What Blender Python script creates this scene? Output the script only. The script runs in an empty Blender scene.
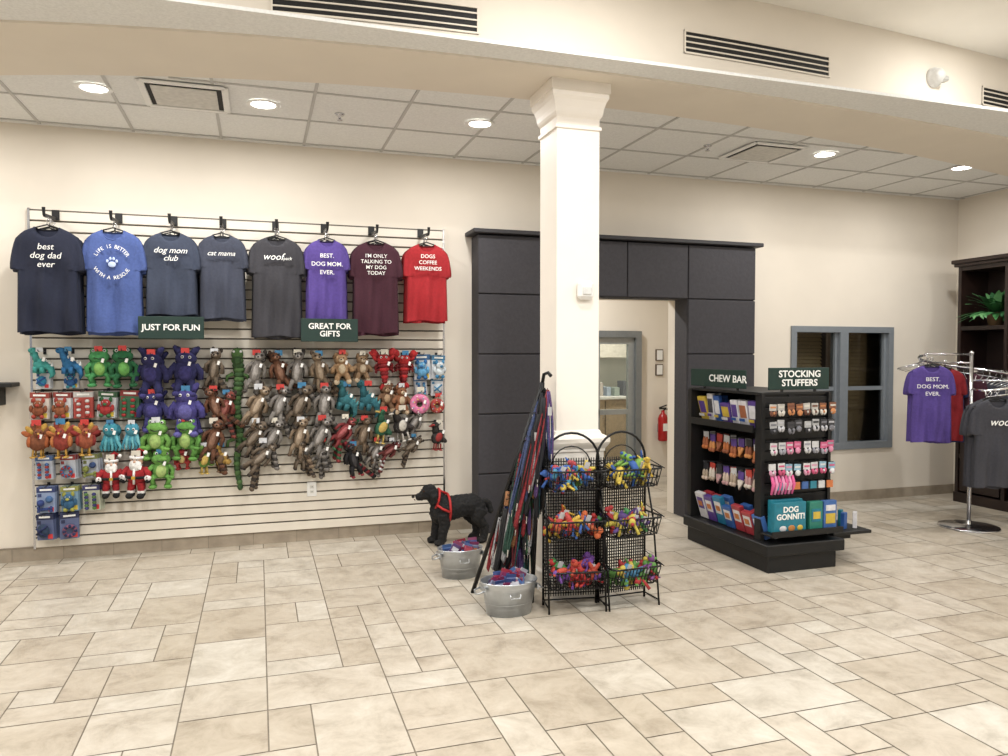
import bpy, bmesh, math, random
import numpy as np
from mathutils import Matrix, Vector, Euler
random.seed(7)
scene=bpy.context.scene
coll=scene.collection
try:
    scene.view_settings.view_transform='Standard'
except Exception: pass

# ------------------------------------------------------------ materials
def lin(c):
    c=c/255.0
    return c/12.92 if c<=0.04045 else ((c+0.055)/1.055)**2.4
def L(rgb): return (lin(rgb[0]),lin(rgb[1]),lin(rgb[2]),1)
_mc={}
def mat(rgb,rough=.6,metal=0,var=.12,scale=25,bump=0,emit=0,name=None,sheen=0):
    rgb=tuple(int(max(0,min(255,c))) for c in rgb)
    key=(rgb,rough,metal,var,scale,bump,emit,sheen)
    if key in _mc: return _mc[key]
    m=bpy.data.materials.new(name or 'surface_%d_%d_%d'%rgb); m.use_nodes=True
    nt=m.node_tree; p=nt.nodes['Principled BSDF']
    base=L(rgb)
    tc=nt.nodes.new('ShaderNodeTexCoord'); ns=nt.nodes.new('ShaderNodeTexNoise')
    ns.inputs['Scale'].default_value=scale; ns.inputs['Detail'].default_value=3
    nt.links.new(tc.outputs['Object'],ns.inputs['Vector'])
    cr=nt.nodes.new('ShaderNodeValToRGB')
    cr.color_ramp.elements[0].position=.3; cr.color_ramp.elements[1].position=.7
    cr.color_ramp.elements[0].color=tuple(x*(1-var) for x in base[:3])+(1,)
    cr.color_ramp.elements[1].color=tuple(min(1,x*(1+var)) for x in base[:3])+(1,)
    nt.links.new(ns.outputs['Fac'],cr.inputs['Fac']); nt.links.new(cr.outputs['Color'],p.inputs['Base Color'])
    p.inputs['Roughness'].default_value=rough; p.inputs['Metallic'].default_value=metal
    if sheen: p.inputs['Sheen Weight'].default_value=sheen
    if bump:
        b=nt.nodes.new('ShaderNodeBump'); b.inputs['Strength'].default_value=bump; b.inputs['Distance'].default_value=.01
        nt.links.new(ns.outputs['Fac'],b.inputs['Height']); nt.links.new(b.outputs['Normal'],p.inputs['Normal'])
    if emit:
        p.inputs['Emission Color'].default_value=base; p.inputs['Emission Strength'].default_value=emit
    _mc[key]=m
    return m
def cloth(rgb): return mat(rgb,.9,0,.1,60,.15)
def mute(rgb,k=.12,g=.93):
    a=sum(rgb)/3.0
    return tuple((c*(1-k)+a*k)*g for c in rgb)
def plush(rgb): return mat(mute(rgb),.95,0,.25,45,.5)

WALL=mat((221,212,198),.85,0,.02,3,.02,name='wall_paint')
BEAM=mat((225,216,202),.85,0,.02,3,name='soffit_paint')
COLW=mat((234,227,217),.6,0,.02,4,name='column_paint')
WHITE=mat((232,231,228),.5,0,.03)
BLACK=mat((8,8,9),.55,0,.1)
BLKM=mat((12,12,13),.4,.3,.1)
CHROME=mat((205,205,208),.18,1,.04)
GALV=mat((190,194,198),.38,.9,.12,14)
GREEN=mat((14,44,37),.6,0,.06)
TXT=mat((236,236,232),.6,0,.02)
SLATE=mat((53,51,55),.75,0,.1,40,.15,name='portal_panel')
GROOVE=mat((96,89,79),.6,.2,.05)
SLAT=mat((222,214,200),.6,0,.03,5,name='slatwall_board')
BASE=mat((156,144,127),.5,0,.15,9,name='baseboard_tile')

# ------------------------------------------------------------ builder
class B:
    def __init__(s):
        s.v=[];s.f=[];s.m=[];s.s=[];s.mats=[];s.M=Matrix.Identity(4)
    def mi(s,m):
        if m not in s.mats: s.mats.append(m)
        return s.mats.index(m)
    def add(s,vs,fs,m,smooth=False):
        o=len(s.v); M=s.M; k=s.mi(m)
        s.v.extend([M@Vector(v) for v in vs])
        for f in fs:
            s.f.append([i+o for i in f]); s.m.append(k); s.s.append(smooth)
    def box(s,c,sz,m,R=None,bev=0):
        hx,hy,hz=sz[0]/2,sz[1]/2,sz[2]/2
        if bev<=0:
            vs=[(x,y,z) for x in(-hx,hx) for y in(-hy,hy) for z in(-hz,hz)]
            fs=[(0,1,3,2),(4,6,7,5),(0,4,5,1),(2,3,7,6),(0,2,6,4),(1,5,7,3)]
        else:
            b=min(bev,hx*.9,hy*.9,hz*.9)
            vs=[];idx={}
            for i in(-1,1):
                for j in(-1,1):
                    for k in(-1,1):
                        idx[i,j,k]=len(vs)
                        vs+= [(i*hx,j*(hy-b),k*(hz-b)),(i*(hx-b),j*hy,k*(hz-b)),(i*(hx-b),j*(hy-b),k*hz)]
            fs=[]
            for i in(-1,1):
                fs.append([idx[i,-1,-1],idx[i,1,-1],idx[i,1,1],idx[i,-1,1]])
                fs.append([idx[-1,i,-1]+1,idx[1,i,-1]+1,idx[1,i,1]+1,idx[-1,i,1]+1])
                fs.append([idx[-1,-1,i]+2,idx[1,-1,i]+2,idx[1,1,i]+2,idx[-1,1,i]+2])
                for j in(-1,1):
                    fs.append([idx[i,j,-1],idx[i,j,1],idx[i,j,1]+1,idx[i,j,-1]+1])
                    fs.append([idx[i,-1,j],idx[i,1,j],idx[i,1,j]+2,idx[i,-1,j]+2])
                    fs.append([idx[-1,i,j]+1,idx[1,i,j]+1,idx[1,i,j]+2,idx[-1,i,j]+2])
                    for k in(-1,1): fs.append([idx[i,j,k],idx[i,j,k]+1,idx[i,j,k]+2])
        if R is not None:
            rm=Euler(R).to_matrix(); vs=[rm@Vector(v) for v in vs]
        s.add([Vector(v)+Vector(c) for v in vs],fs,m)
    def bx(s,x0,x1,y0,y1,z0,z1,m,bev=0):
        s.box(((x0+x1)/2,(y0+y1)/2,(z0+z1)/2),(x1-x0,y1-y0,z1-z0),m,None,bev)
    def cyl(s,p1,p2,r1,r2,m,n=14,caps=True):
        p1=Vector(p1);p2=Vector(p2);d=(p2-p1).normalized()
        a=d.orthogonal().normalized(); b=d.cross(a)
        vs=[]
        for p,r in((p1,r1),(p2,r2)):
            for i in range(n):
                t=2*math.pi*i/n; vs.append(p+(a*math.cos(t)+b*math.sin(t))*r)
        s.add(vs,[(i,(i+1)%n,n+(i+1)%n,n+i) for i in range(n)],m,True)
        if caps: s.add(vs,[list(range(n))[::-1],list(range(n,2*n))],m,False)
    def tube(s,pts,r,m,n=6,closed=False):
        P=[Vector(p) for p in pts]; N=len(P)
        rs=r if isinstance(r,(list,tuple)) else [r]*N
        vs=[];prev=None
        for i in range(N):
            if closed: d=P[(i+1)%N]-P[i-1]
            else: d=P[min(i+1,N-1)]-P[max(i-1,0)]
            if d.length<1e-9: d=Vector((0,0,1))
            d.normalize()
            if prev is None: a=d.orthogonal().normalized()
            else:
                a=prev-d*prev.dot(d)
                a=a.normalized() if a.length>1e-6 else d.orthogonal().normalized()
            prev=a; b=d.cross(a)
            for k in range(n):
                t=2*math.pi*k/n; vs.append(P[i]+(a*math.cos(t)+b*math.sin(t))*rs[i])
        fs=[]
        for i in range(N if closed else N-1):
            j=(i+1)%N
            for k in range(n): fs.append((i*n+k,i*n+(k+1)%n,j*n+(k+1)%n,j*n+k))
        if not closed: fs+= [list(range(n))[::-1],list(range((N-1)*n,N*n))]
        s.add(vs,fs,m,True)
    def sph(s,c,r,m,R=None,n=10,k=7):
        if not isinstance(r,(tuple,list)): r=(r,r,r)
        rm=Euler(R).to_matrix() if R else None
        vs=[Vector((0,0,r[2]))]
        for i in range(1,k):
            p=math.pi*i/k
            for j in range(n):
                t=2*math.pi*j/n; vs.append(Vector((r[0]*math.sin(p)*math.cos(t),r[1]*math.sin(p)*math.sin(t),r[2]*math.cos(p))))
        vs.append(Vector((0,0,-r[2])))
        fs=[(0,1+j,1+(j+1)%n) for j in range(n)]
        for i in range(k-2):
            for j in range(n):
                a=1+i*n; fs.append((a+j,a+n+j,a+n+(j+1)%n,a+(j+1)%n))
        e=len(vs)-1; a=1+(k-2)*n
        fs+=[(e,a+(j+1)%n,a+j) for j in range(n)]
        if rm: vs=[rm@v for v in vs]
        c=Vector(c); s.add([v+c for v in vs],fs,m,True)
    def lathe(s,prof,c,m,n=28,sx=1,sy=1,axis='z',smooth=True):
        vs=[]
        for r,z in prof:
            for j in range(n):
                t=2*math.pi*j/n; x=r*math.cos(t)*sx; y=r*math.sin(t)*sy
                if axis=='z': vs.append((c[0]+x,c[1]+y,c[2]+z))
                elif axis=='y': vs.append((c[0]+x,c[1]-z,c[2]+y))
                else: vs.append((c[0]-z,c[1]+x,c[2]+y))
        fs=[]
        for i in range(len(prof)-1):
            for j in range(n): fs.append((i*n+j,i*n+(j+1)%n,(i+1)*n+(j+1)%n,(i+1)*n+j))
        s.add(vs,fs,m,smooth)
    def sq(s,prof,c,m):
        vs=[]
        for r,z in prof: vs+=[(c[0]-r,c[1]-r,c[2]+z),(c[0]+r,c[1]-r,c[2]+z),(c[0]+r,c[1]+r,c[2]+z),(c[0]-r,c[1]+r,c[2]+z)]
        fs=[]
        for i in range(len(prof)-1):
            for j in range(4): fs.append((i*4+j,i*4+(j+1)%4,(i+1)*4+(j+1)%4,(i+1)*4+j))
        e=len(prof)*4-4
        fs+=[(0,3,2,1),(e,e+1,e+2,e+3)]
        s.add(vs,fs,m)
    def text(s,body,size,o,xd,zd,m,shear=0,bold=.012,ls=1.0,sx=1):
        cu=bpy.data.curves.new('t','FONT'); cu.body=body; cu.size=size; cu.align_x='CENTER'; cu.align_y='CENTER'
        cu.offset=bold*size; cu.shear=shear; cu.space_line=ls; cu.extrude=.0008; cu.resolution_u=3
        ob=bpy.data.objects.new('t',cu)
        me=bpy.data.meshes.new_from_object(ob)
        xd=Vector(xd).normalized(); zd=Vector(zd).normalized(); nd=xd.cross(zd); o=Vector(o)
        s.add([o+xd*v.co.x*sx+zd*v.co.y+nd*v.co.z for v in me.vertices],[list(p.vertices) for p in me.polygons],m)
        bpy.data.meshes.remove(me); bpy.data.objects.remove(ob); bpy.data.curves.remove(cu)
    def obj(s,name,parent=None,norm=True):
        me=bpy.data.meshes.new(name)
        xs=np.array([tuple(v) for v in s.v])
        c=Vector(((xs[:,0].min()+xs[:,0].max())/2,(xs[:,1].min()+xs[:,1].max())/2,xs[:,2].min()))
        me.from_pydata([v-c for v in s.v],[],s.f)
        for m in s.mats: me.materials.append(m)
        me.polygons.foreach_set('material_index',s.m)
        me.polygons.foreach_set('use_smooth',s.s)
        me.update()
        if norm:
            bm=bmesh.new(); bm.from_mesh(me); bmesh.ops.recalc_face_normals(bm,faces=bm.faces); bm.to_mesh(me); bm.free()
        ob=bpy.data.objects.new(name,me); coll.objects.link(ob); ob.location=c
        if parent:
            ob.parent=parent; ob.location=c-parent.location
        return ob
def T(x,y,z,yaw=0,sc=1,roll=0):
    return Matrix.Translation((x,y,z))@Matrix.Rotation(yaw,4,'Z')@Matrix.Rotation(roll,4,'Y')@Matrix.Scale(sc,4)
def empty(name,loc):
    o=bpy.data.objects.new(name,None); coll.objects.link(o); o.location=loc; o.empty_display_size=.1; return o

# ------------------------------------------------------------ camera
cam=bpy.data.cameras.new('camera'); co=bpy.data.objects.new('camera',cam); coll.objects.link(co)
co.location=(0,0,1.5); co.rotation_euler=(math.pi/2-math.radians(1.8),0,-math.radians(18))
cam.sensor_width=36; cam.lens=36*757/1008; scene.camera=co

# ------------------------------------------------------------ room shell
WY=6.25; CZ=3.14; UZ=3.73; RX=7.14
def holed(b,x0,x1,z0,z1,y0,y1,holes,m):
    xs=sorted({x0,x1,*[h[0] for h in holes],*[h[1] for h in holes]})
    zs=sorted({z0,z1,*[h[2] for h in holes],*[h[3] for h in holes]})
    for i in range(len(xs)-1):
        for j in range(len(zs)-1):
            cx=(xs[i]+xs[i+1])/2; cz=(zs[j]+zs[j+1])/2
            if any(h[0]<cx<h[1] and h[2]<cz<h[3] for h in holes): continue
            b.bx(xs[i],xs[i+1],y0,y1,zs[j],zs[j+1],m)
OX0,OX1=2.45,3.71
b=B(); holed(b,-5,RX+.1,0,CZ+.1,WY,WY+.12,[(OX0,OX1,0,2.0),(5.06,6.23,.58,1.73)],WALL); b.obj('wall_back')
b=B(); b.bx(RX,RX+.1,-3,WY,0,4,WALL); b.obj('wall_right')
b=B(); b.bx(-5.1,-5,-3,WY,0,4,WALL); b.obj('wall_left')
b=B(); b.bx(1.4,3.30,8.2,8.3,0,2.7,WALL); b.obj('wall_hall_left')
b=B(); b.bx(4.38,5.0,8.2,8.3,0,2.7,WALL); b.obj('wall_hall_right')
b=B(); b.bx(3.30,4.38,8.2,8.3,1.78,2.7,WALL); b.obj('wall_hall_lintel')
b=B(); b.bx(1.4,1.5,WY+.12,8.2,0,2.7,WALL); b.obj('wall_hall_side')
b=B(); b.bx(4.9,5.0,WY+.12,8.2,0,2.7,WALL); b.obj('wall_hall_end')
RM=mat((206,206,198),.8,0,.03,4)
b=B(); b.bx(2.6,5.6,10.2,10.3,0,2.7,RM); b.obj('wall_exam_back')
b=B(); b.bx(2.5,2.6,8.3,10.3,0,2.7,RM); b.obj('wall_exam_left')
b=B(); b.bx(5.6,5.7,8.3,10.3,0,2.7,RM); b.obj('wall_exam_right')
b=B(); b.bx(2.5,5.7,8.301,10.3,-.02,-.0,BASE); b.obj('floor_exam')
b=B(); b.bx(1.4,5.0,WY+.12,8.3,2.7,2.75,WHITE);b.bx(2.5,5.7,8.3,10.3,2.7,2.75,WHITE); b.obj('ceiling_hall')
b=B(); WD2=mat((158,138,112),.5)
b.bx(4.2,5.55,9.7,10.19,0,.86,WD2,.004); b.bx(4.18,5.57,9.67,10.19,.86,.90,mat((206,202,194),.4),.004)
for x in(4.65,5.1): b.bx(x,x+.006,9.69,9.70,.05,.84,BLACK); b.tube([(x-.04,9.69,.6),(x-.04,9.67,.6),(x-.04,9.67,.72),(x-.04,9.69,.72)],.006,CHROME)
b.bx(4.3,5.5,9.88,10.19,1.45,2.05,mat((196,188,174),.5),.004)
rr=random.Random(2); x=4.33
while x<5.4: w_=rr.uniform(.05,.12); b.bx(x,x+w_*.9,9.85,10.05,.90,.90+rr.uniform(.10,.24),mat(rr.choice([(150,160,170),(205,205,200),(170,160,150),(140,150,140),(90,92,96)]),.5),.004); x+=w_+.05
b.obj('exam_room_cabinet')
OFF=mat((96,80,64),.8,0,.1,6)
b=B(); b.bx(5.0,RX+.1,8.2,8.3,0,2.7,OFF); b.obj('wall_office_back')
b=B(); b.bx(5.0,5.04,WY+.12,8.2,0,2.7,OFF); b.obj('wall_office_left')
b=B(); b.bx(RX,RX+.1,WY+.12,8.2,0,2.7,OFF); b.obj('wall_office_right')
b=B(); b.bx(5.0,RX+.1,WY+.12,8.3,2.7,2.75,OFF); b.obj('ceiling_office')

# floor tiles
TM=bpy.data.materials.new('travertine_tile'); TM.use_nodes=True
nt=TM.node_tree; p=nt.nodes['Principled BSDF']; N=nt.nodes.new; K=nt.links.new
tc=N('ShaderNodeTexCoord'); at=N('ShaderNodeAttribute'); at.attribute_name='rnd'
mu=N('ShaderNodeVectorMath'); mu.operation='SCALE'; mu.inputs[0].default_value=(37,91,53); K(at.outputs['Fac'],mu.inputs['Scale'])
ad=N('ShaderNodeVectorMath'); K(tc.outputs['Object'],ad.inputs[0]); K(mu.outputs[0],ad.inputs[1])
n1=N('ShaderNodeTexNoise'); n1.inputs['Scale'].default_value=5.0; n1.inputs['Detail'].default_value=10; n1.inputs['Roughness'].default_value=.72; n1.inputs['Distortion'].default_value=.4
K(ad.outputs[0],n1.inputs['Vector'])
r1=N('ShaderNodeValToRGB'); e=r1.color_ramp.elements
e[0].position=.3; e[0].color=L((160,152,139)); e[1].position=.70; e[1].color=L((205,200,190))
x=e.new(.5); x.color=L((189,182,170)); K(n1.outputs['Fac'],r1.inputs['Fac'])
r2=N('ShaderNodeValToRGB'); e=r2.color_ramp.elements; e[0].color=L((234,228,219)); e[1].color=L((254,254,252)); x=e.new(.5); x.color=L((246,242,236))
K(at.outputs['Fac'],r2.inputs['Fac'])
mx=N('ShaderNodeMix'); mx.data_type='RGBA'; mx.blend_type='MULTIPLY'; mx.inputs['Factor'].default_value=1
K(r1.outputs['Color'],mx.inputs['A']); K(r2.outputs['Color'],mx.inputs['B']); K(mx.outputs['Result'],p.inputs['Base Color'])
p.inputs['Roughness'].default_value=.36
bp=N('ShaderNodeBump'); bp.inputs['Strength'].default_value=.08; bp.inputs['Distance'].default_value=.01; K(n1.outputs['Fac'],bp.inputs['Height']); K(bp.outputs['Normal'],p.inputs['Normal'])
GROUT=mat((134,124,110),.9,0,.1,20,name='grout')
U=.175; x0=-5.05; y0=-3.0; nx=70; ny=64
occ=np.zeros((nx,ny),bool); V=[];F=[];RN=[];MI=[]
V+=[(x0,y0,-.004),(x0+nx*U,y0,-.004),(x0+nx*U,y0+ny*U+.10,-.004),(x0,y0+ny*U+.10,-.004)]; F.append((0,1,2,3)); RN.append(0); MI.append(1)
sizes=[(3,2),(3,2),(2,3),(2,2),(2,2),(3,3),(2,1),(1,1),(1,2)]
rr=random.Random(3)
for j in range(ny):
    for i in range(nx):
        if occ[i,j]: continue
        c=sizes[:]; rr.shuffle(c); c+=[(1,1)]
        for (w,h) in c:
            if i+w<=nx and j+h<=ny and not occ[i:i+w,j:j+h].any():
                if (w,h)==(1,1) and c.index((w,h))<4 and rr.random()<.6: continue
                break
        occ[i:i+w,j:j+h]=True
        g=.003; a=x0+i*U+g; bb=x0+(i+w)*U-g; cc=y0+j*U+g; dd=y0+(j+h)*U-g; o=len(V)
        V+=[(a,cc,0),(bb,cc,0),(bb,dd,0),(a,dd,0)]; F.append((o,o+1,o+2,o+3)); RN.append(rr.random()); MI.append(0)
me=bpy.data.meshes.new('floor'); me.from_pydata(V,[],F); me.materials.append(TM); me.materials.append(GROUT)
me.polygons.foreach_set('material_index',MI); a=me.attributes.new('rnd','FLOAT','FACE'); a.data.foreach_set('value',RN); me.update()
fo=bpy.data.objects.new('floor',me); coll.objects.link(fo)

# curved soffit between the high lobby ceiling and the tile ceiling
FP=[(-5,6.1),(-3.6,5.25),(-2.4,4.74),(-1.24,4.41),(-.28,4.2),(.73,4.09),(1.7,4.08),(2.7,4.11),(3.86,4.2),(5.4,4.33),(7.2,4.62)]
BP=[(-3.4,6.24),(-2.4,5.65),(-1.46,5.21),(-.33,4.87),(.85,4.70),(1.89,4.64),(3.51,4.72),(5.2,4.95),(6.68,5.28),(7.2,5.42)]
fc=np.polyfit([q[0] for q in FP],[q[1] for q in FP],5); bc=np.polyfit([q[0] for q in BP],[q[1] for q in BP],4)
yf=lambda x: float(np.polyval(fc,x)); yb=lambda x: min(6.24,float(np.polyval(bc,x))) if x>-3.4 else 6.24
b=B(); xs=[-5+i*(12.14/70) for i in range(71)]; vs=[];fs=[]
for x in xs:
    f_=yf(x); k_=max(yb(x),f_+.02)
    vs+=[(x,f_,4.0),(x,f_,CZ),(x,k_,CZ),(x,k_,CZ+.03)]
for i in range(70):
    for j in range(3): fs.append((i*4+j,i*4+j+1,(i+1)*4+j+1,(i+1)*4+j))
b.add(vs,fs,BEAM,True); so=b.obj('ceiling_soffit')
md=so.modifiers.new('edge','EDGE_SPLIT'); md.split_angle=math.radians(40)
b=B(); b.bx(-5,RX,-3,6.2,UZ,UZ+.05,mat((232,228,220),.9,0,.02,3)); b.obj('ceiling_lobby')
CT=mat((228,228,226),.95,0,.06,70,.1,name='acoustic_tile')
b=B(); b.bx(-5,RX,3.9,WY,CZ+.012,CZ+.03,CT)
TB=mat((182,180,177),.5,0,.02)
for k in range(-3,2):
    y=5.57+k*.61
    seg=[x for x in xs if max(yb(x),yf(x))<y]
    if y<WY and seg: b.bx(min(seg),max(seg),y-.010,y+.010,CZ+.006,CZ+.0125,TB)
for k in range(-8,12):
    x=.36+k*.61
    if -5<x<RX: b.bx(x-.010,x+.010,min(yb(x),6.2),WY,CZ+.0065,CZ+.0128,TB)
b.bx(-5,RX,WY-.022,WY,CZ+.004,CZ+.013,WHITE)
b.obj('ceiling')

# baseboards
b=B(); b.bx(-5,1.73,WY-.012,WY,0,.10,BASE); b.bx(-5,1.73,WY-.016,WY,.094,.104,GROUT)
x=-5
while x<1.6: b.bx(x,x+.004,WY-.0135,WY,0,.094,GROUT); x+=.33
b.bx(4.43,RX,WY-.012,WY,0,.10,BASE); b.obj('baseboard_back')
b=B(); b.bx(RX-.012,RX,-3,WY,0,.10,BASE); b.obj('baseboard_right')

# ------------------------------------------------------------ column
b=B(); c=(1.862,4.41,0)
b.sq([(.175,0),(.175,.12),(.165,.14),(.165,.90),(.172,.905),(.172,.92),(.188,.945),(.195,.96),(.195,.985),(.175,1.0),(.155,1.01),(.148,1.03),(.14,1.035),
      (.14,2.86),(.15,2.865),(.15,2.885),(.14,2.89),(.14,2.93),(.150,2.945),(.156,2.96),(.16,2.99),(.172,3.03),(.184,3.05),(.184,3.075),(.192,3.08),(.192,CZ)],c,COLW)
b.obj('column')
b=B(); b.box((1.90,4.245,1.89),(.105,.05,.115),WHITE,None,.02); b.box((1.90,4.218,1.885),(.06,.012,.05),mat((215,215,212),.3),None,.005); b.obj('motion_sensor')

# ------------------------------------------------------------ portal
b=B(); py0=6.02; g=.004
def pan(x0,x1,z0,z1): b.bx(x0+g,x1-g,py0,py0+.03,z0+g,z1-g,SLATE,.006)
b.bx(1.74,OX0,py0+.02,WY-.001,0,2.49,SLATE); b.bx(OX1,4.42,py0+.02,WY-.001,0,2.49,SLATE); b.bx(OX0,OX1,py0+.02,WY-.001,2.0,2.49,SLATE)
for z in (0,.5,1.0,1.5):
    pan(1.73,OX0,z,z+.5); pan(OX1,4.43,z,z+.5)
for xa,xb in ((1.73,OX0),(OX0,3.1),(3.1,OX1),(OX1,4.43)): pan(xa,xb,2.0,2.49)
b.bx(1.68,4.48,5.97,WY-.001,2.495,2.53,mat((42,40,43),.6),.006)
b.obj('door_portal')

AL=mat((128,132,134),.4,.5,.05)
def glass():
    m=bpy.data.materials.new('glass_pane'); m.use_nodes=True; n=m.node_tree; n.nodes.clear()
    o=n.nodes.new('ShaderNodeOutputMaterial'); mx=n.nodes.new('ShaderNodeMixShader'); t=n.nodes.new('ShaderNodeBsdfTransparent'); g=n.nodes.new('ShaderNodeBsdfGlossy'); g.inputs['Roughness'].default_value=.03
    fr=n.nodes.new('ShaderNodeFresnel'); fr.inputs['IOR'].default_value=1.45; t.inputs['Color'].default_value=(.88,.9,.88,1)
    n.links.new(fr.outputs[0],mx.inputs[0]); n.links.new(t.outputs[0],mx.inputs[1]); n.links.new(g.outputs[0],mx.inputs[2]); n.links.new(mx.outputs[0],o.inputs[0]); return m
GL=glass()
b=B()
b.bx(3.305,3.38,8.12,8.3,0,1.775,AL); b.bx(4.30,4.375,8.12,8.3,0,1.775,AL); b.bx(3.38,4.30,8.12,8.3,1.70,1.775,AL)
for (a_,b_,c_,d_) in ((3.38,3.46,0,1.70),(4.22,4.30,0,1.70),(3.46,4.22,1.62,1.70),(3.46,4.22,.0,.22),(3.46,4.22,.78,.84),(3.81,3.85,.22,1.62)): b.bx(a_,b_,8.17,8.22,c_,d_,mat((156,160,160),.4,.5,.05))
b.bx(3.44,4.24,8.193,8.197,.2,1.64,GL); b.tube([(3.50,8.17,.9),(3.50,8.13,.92),(3.50,8.13,1.12),(3.50,8.17,1.14)],.01,CHROME)
b.obj('door_1')
for (a_,b_,c_,d_) in ((4.60,4.70,1.42,1.56),(4.60,4.70,1.24,1.38)):
    b=B(); b.bx(a_,b_,8.18,8.2,c_,d_,mat((96,78,60),.5),.003); b.bx(a_+.012,b_-.012,8.175,8.185,c_+.012,d_-.012,WHITE); b.obj('picture_frame')
RED=mat((165,20,22),.3,0,.05)
b=B(); ex=4.66; b.lathe([(0,.45),(.052,.45),(.06,.47),(.06,.72),(.048,.76),(.022,.79),(.02,.82),(0,.82)],(ex,8.11,0),RED,16)
b.tube([(ex,8.11,.82),(ex+.05,8.09,.84),(ex+.08,8.09,.76),(ex+.075,8.09,.6)],.009,BLACK); b.box((ex-.01,8.10,.845),(.09,.02,.02),BLACK); b.box((ex-.01,8.09,.87),(.1,.015,.012),BLACK,(0,-.3,0)); b.box((ex,8.18,.6),(.05,.04,.1),AL); b.box((ex,8.048,.62),(.06,.006,.09),WHITE)
b.obj('fire_extinguisher')

# interior window right
FR=mat((124,130,136),.5,.1,.04)
b=B(); x0_,x1_,z0_,z1_=5.01,6.28,.53,1.78
for (a_,b_,c_,d_) in ((x0_,x1_,1.72,z1_),(x0_,x1_,z0_,.60),(x0_,x0_+.06,.60,1.72),(x1_-.06,x1_,.60,1.72),(5.60,5.70,.6,1.72)): b.bx(a_,b_,WY-.02,WY+.12,c_,d_,FR)
b.bx(5.10,5.57,WY+.03,WY+.06,1.13,1.17,FR); b.bx(5.73,6.19,WY+.03,WY+.06,1.13,1.17,FR)
for a_,b_ in ((5.07,5.60),(5.70,6.22)):
    b.bx(a_,a_+.03,WY+.02,WY+.06,.6,1.72,FR); b.bx(b_-.03,b_,WY+.02,WY+.06,.6,1.72,FR)
b.bx(5.07,6.22,WY+.048,WY+.052,.6,1.72,GL)
b.obj('window_2')
BL=mat((168,146,110),.6,0,.08); b=B(); DW=mat((50,37,28),.5)
for xa,xb in ((5.30,5.85),(6.10,6.75)):
    b.bx(xa-.06,xb+.06,6.8,6.84,.3,.36,DW); b.bx(xa-.06,xb+.06,6.8,6.84,1.76,1.84,DW); 
    z=.38
    while z<1.76: b.box(((xa+xb)/2,6.8,z),(xb-xa,.045,.004),BL,(.9,0,0)); z+=.04
    for xx in (xa-.03,xb+.03): b.bx(xx-.03,xx+.03,6.8,6.84,.0,1.84,DW)
b.obj('window_blinds')

# ------------------------------------------------------------ slatwall
b=B(); SX0,SX1,SZ0=-1.54,1.48,.10; SF=6.215
b.bx(SX0,SX1,SF+.018,WY-.001,SZ0,2.54,GROOVE)
z=SZ0
while z<2.50:
    b.bx(SX0,SX1,SF,SF+.02,z,z+.064,SLAT,.002); z+=.0762
b.bx(SX0-.015,SX0,SF,WY-.001,SZ0-.01,2.545,CHROME); b.bx(SX1,SX1+.015,SF,WY-.001,SZ0-.01,2.545,CHROME)
b.obj('slatwall_panel')
b=B(); b.box((.40,SF-.004,.42),(.075,.008,.115),WHITE,None,.003)
for dz in(-.02,.02): b.box((.40,SF-.009,.42+dz),(.03,.003,.026),mat((220,218,210),.4),None,.002); b.box((.394,SF-.011,.42+dz),(.003,.002,.01),BLACK); b.box((.406,SF-.011,.42+dz),(.003,.002,.01),BLACK)
b.obj('wall_outlet')
b=B(); b.bx(-2.4,-1.63,6.05,WY,1.27,1.30,BLACK,.004); b.bx(-1.75,-1.72,6.1,WY,1.14,1.27,BLACK); b.obj('wall_shelf')

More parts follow.
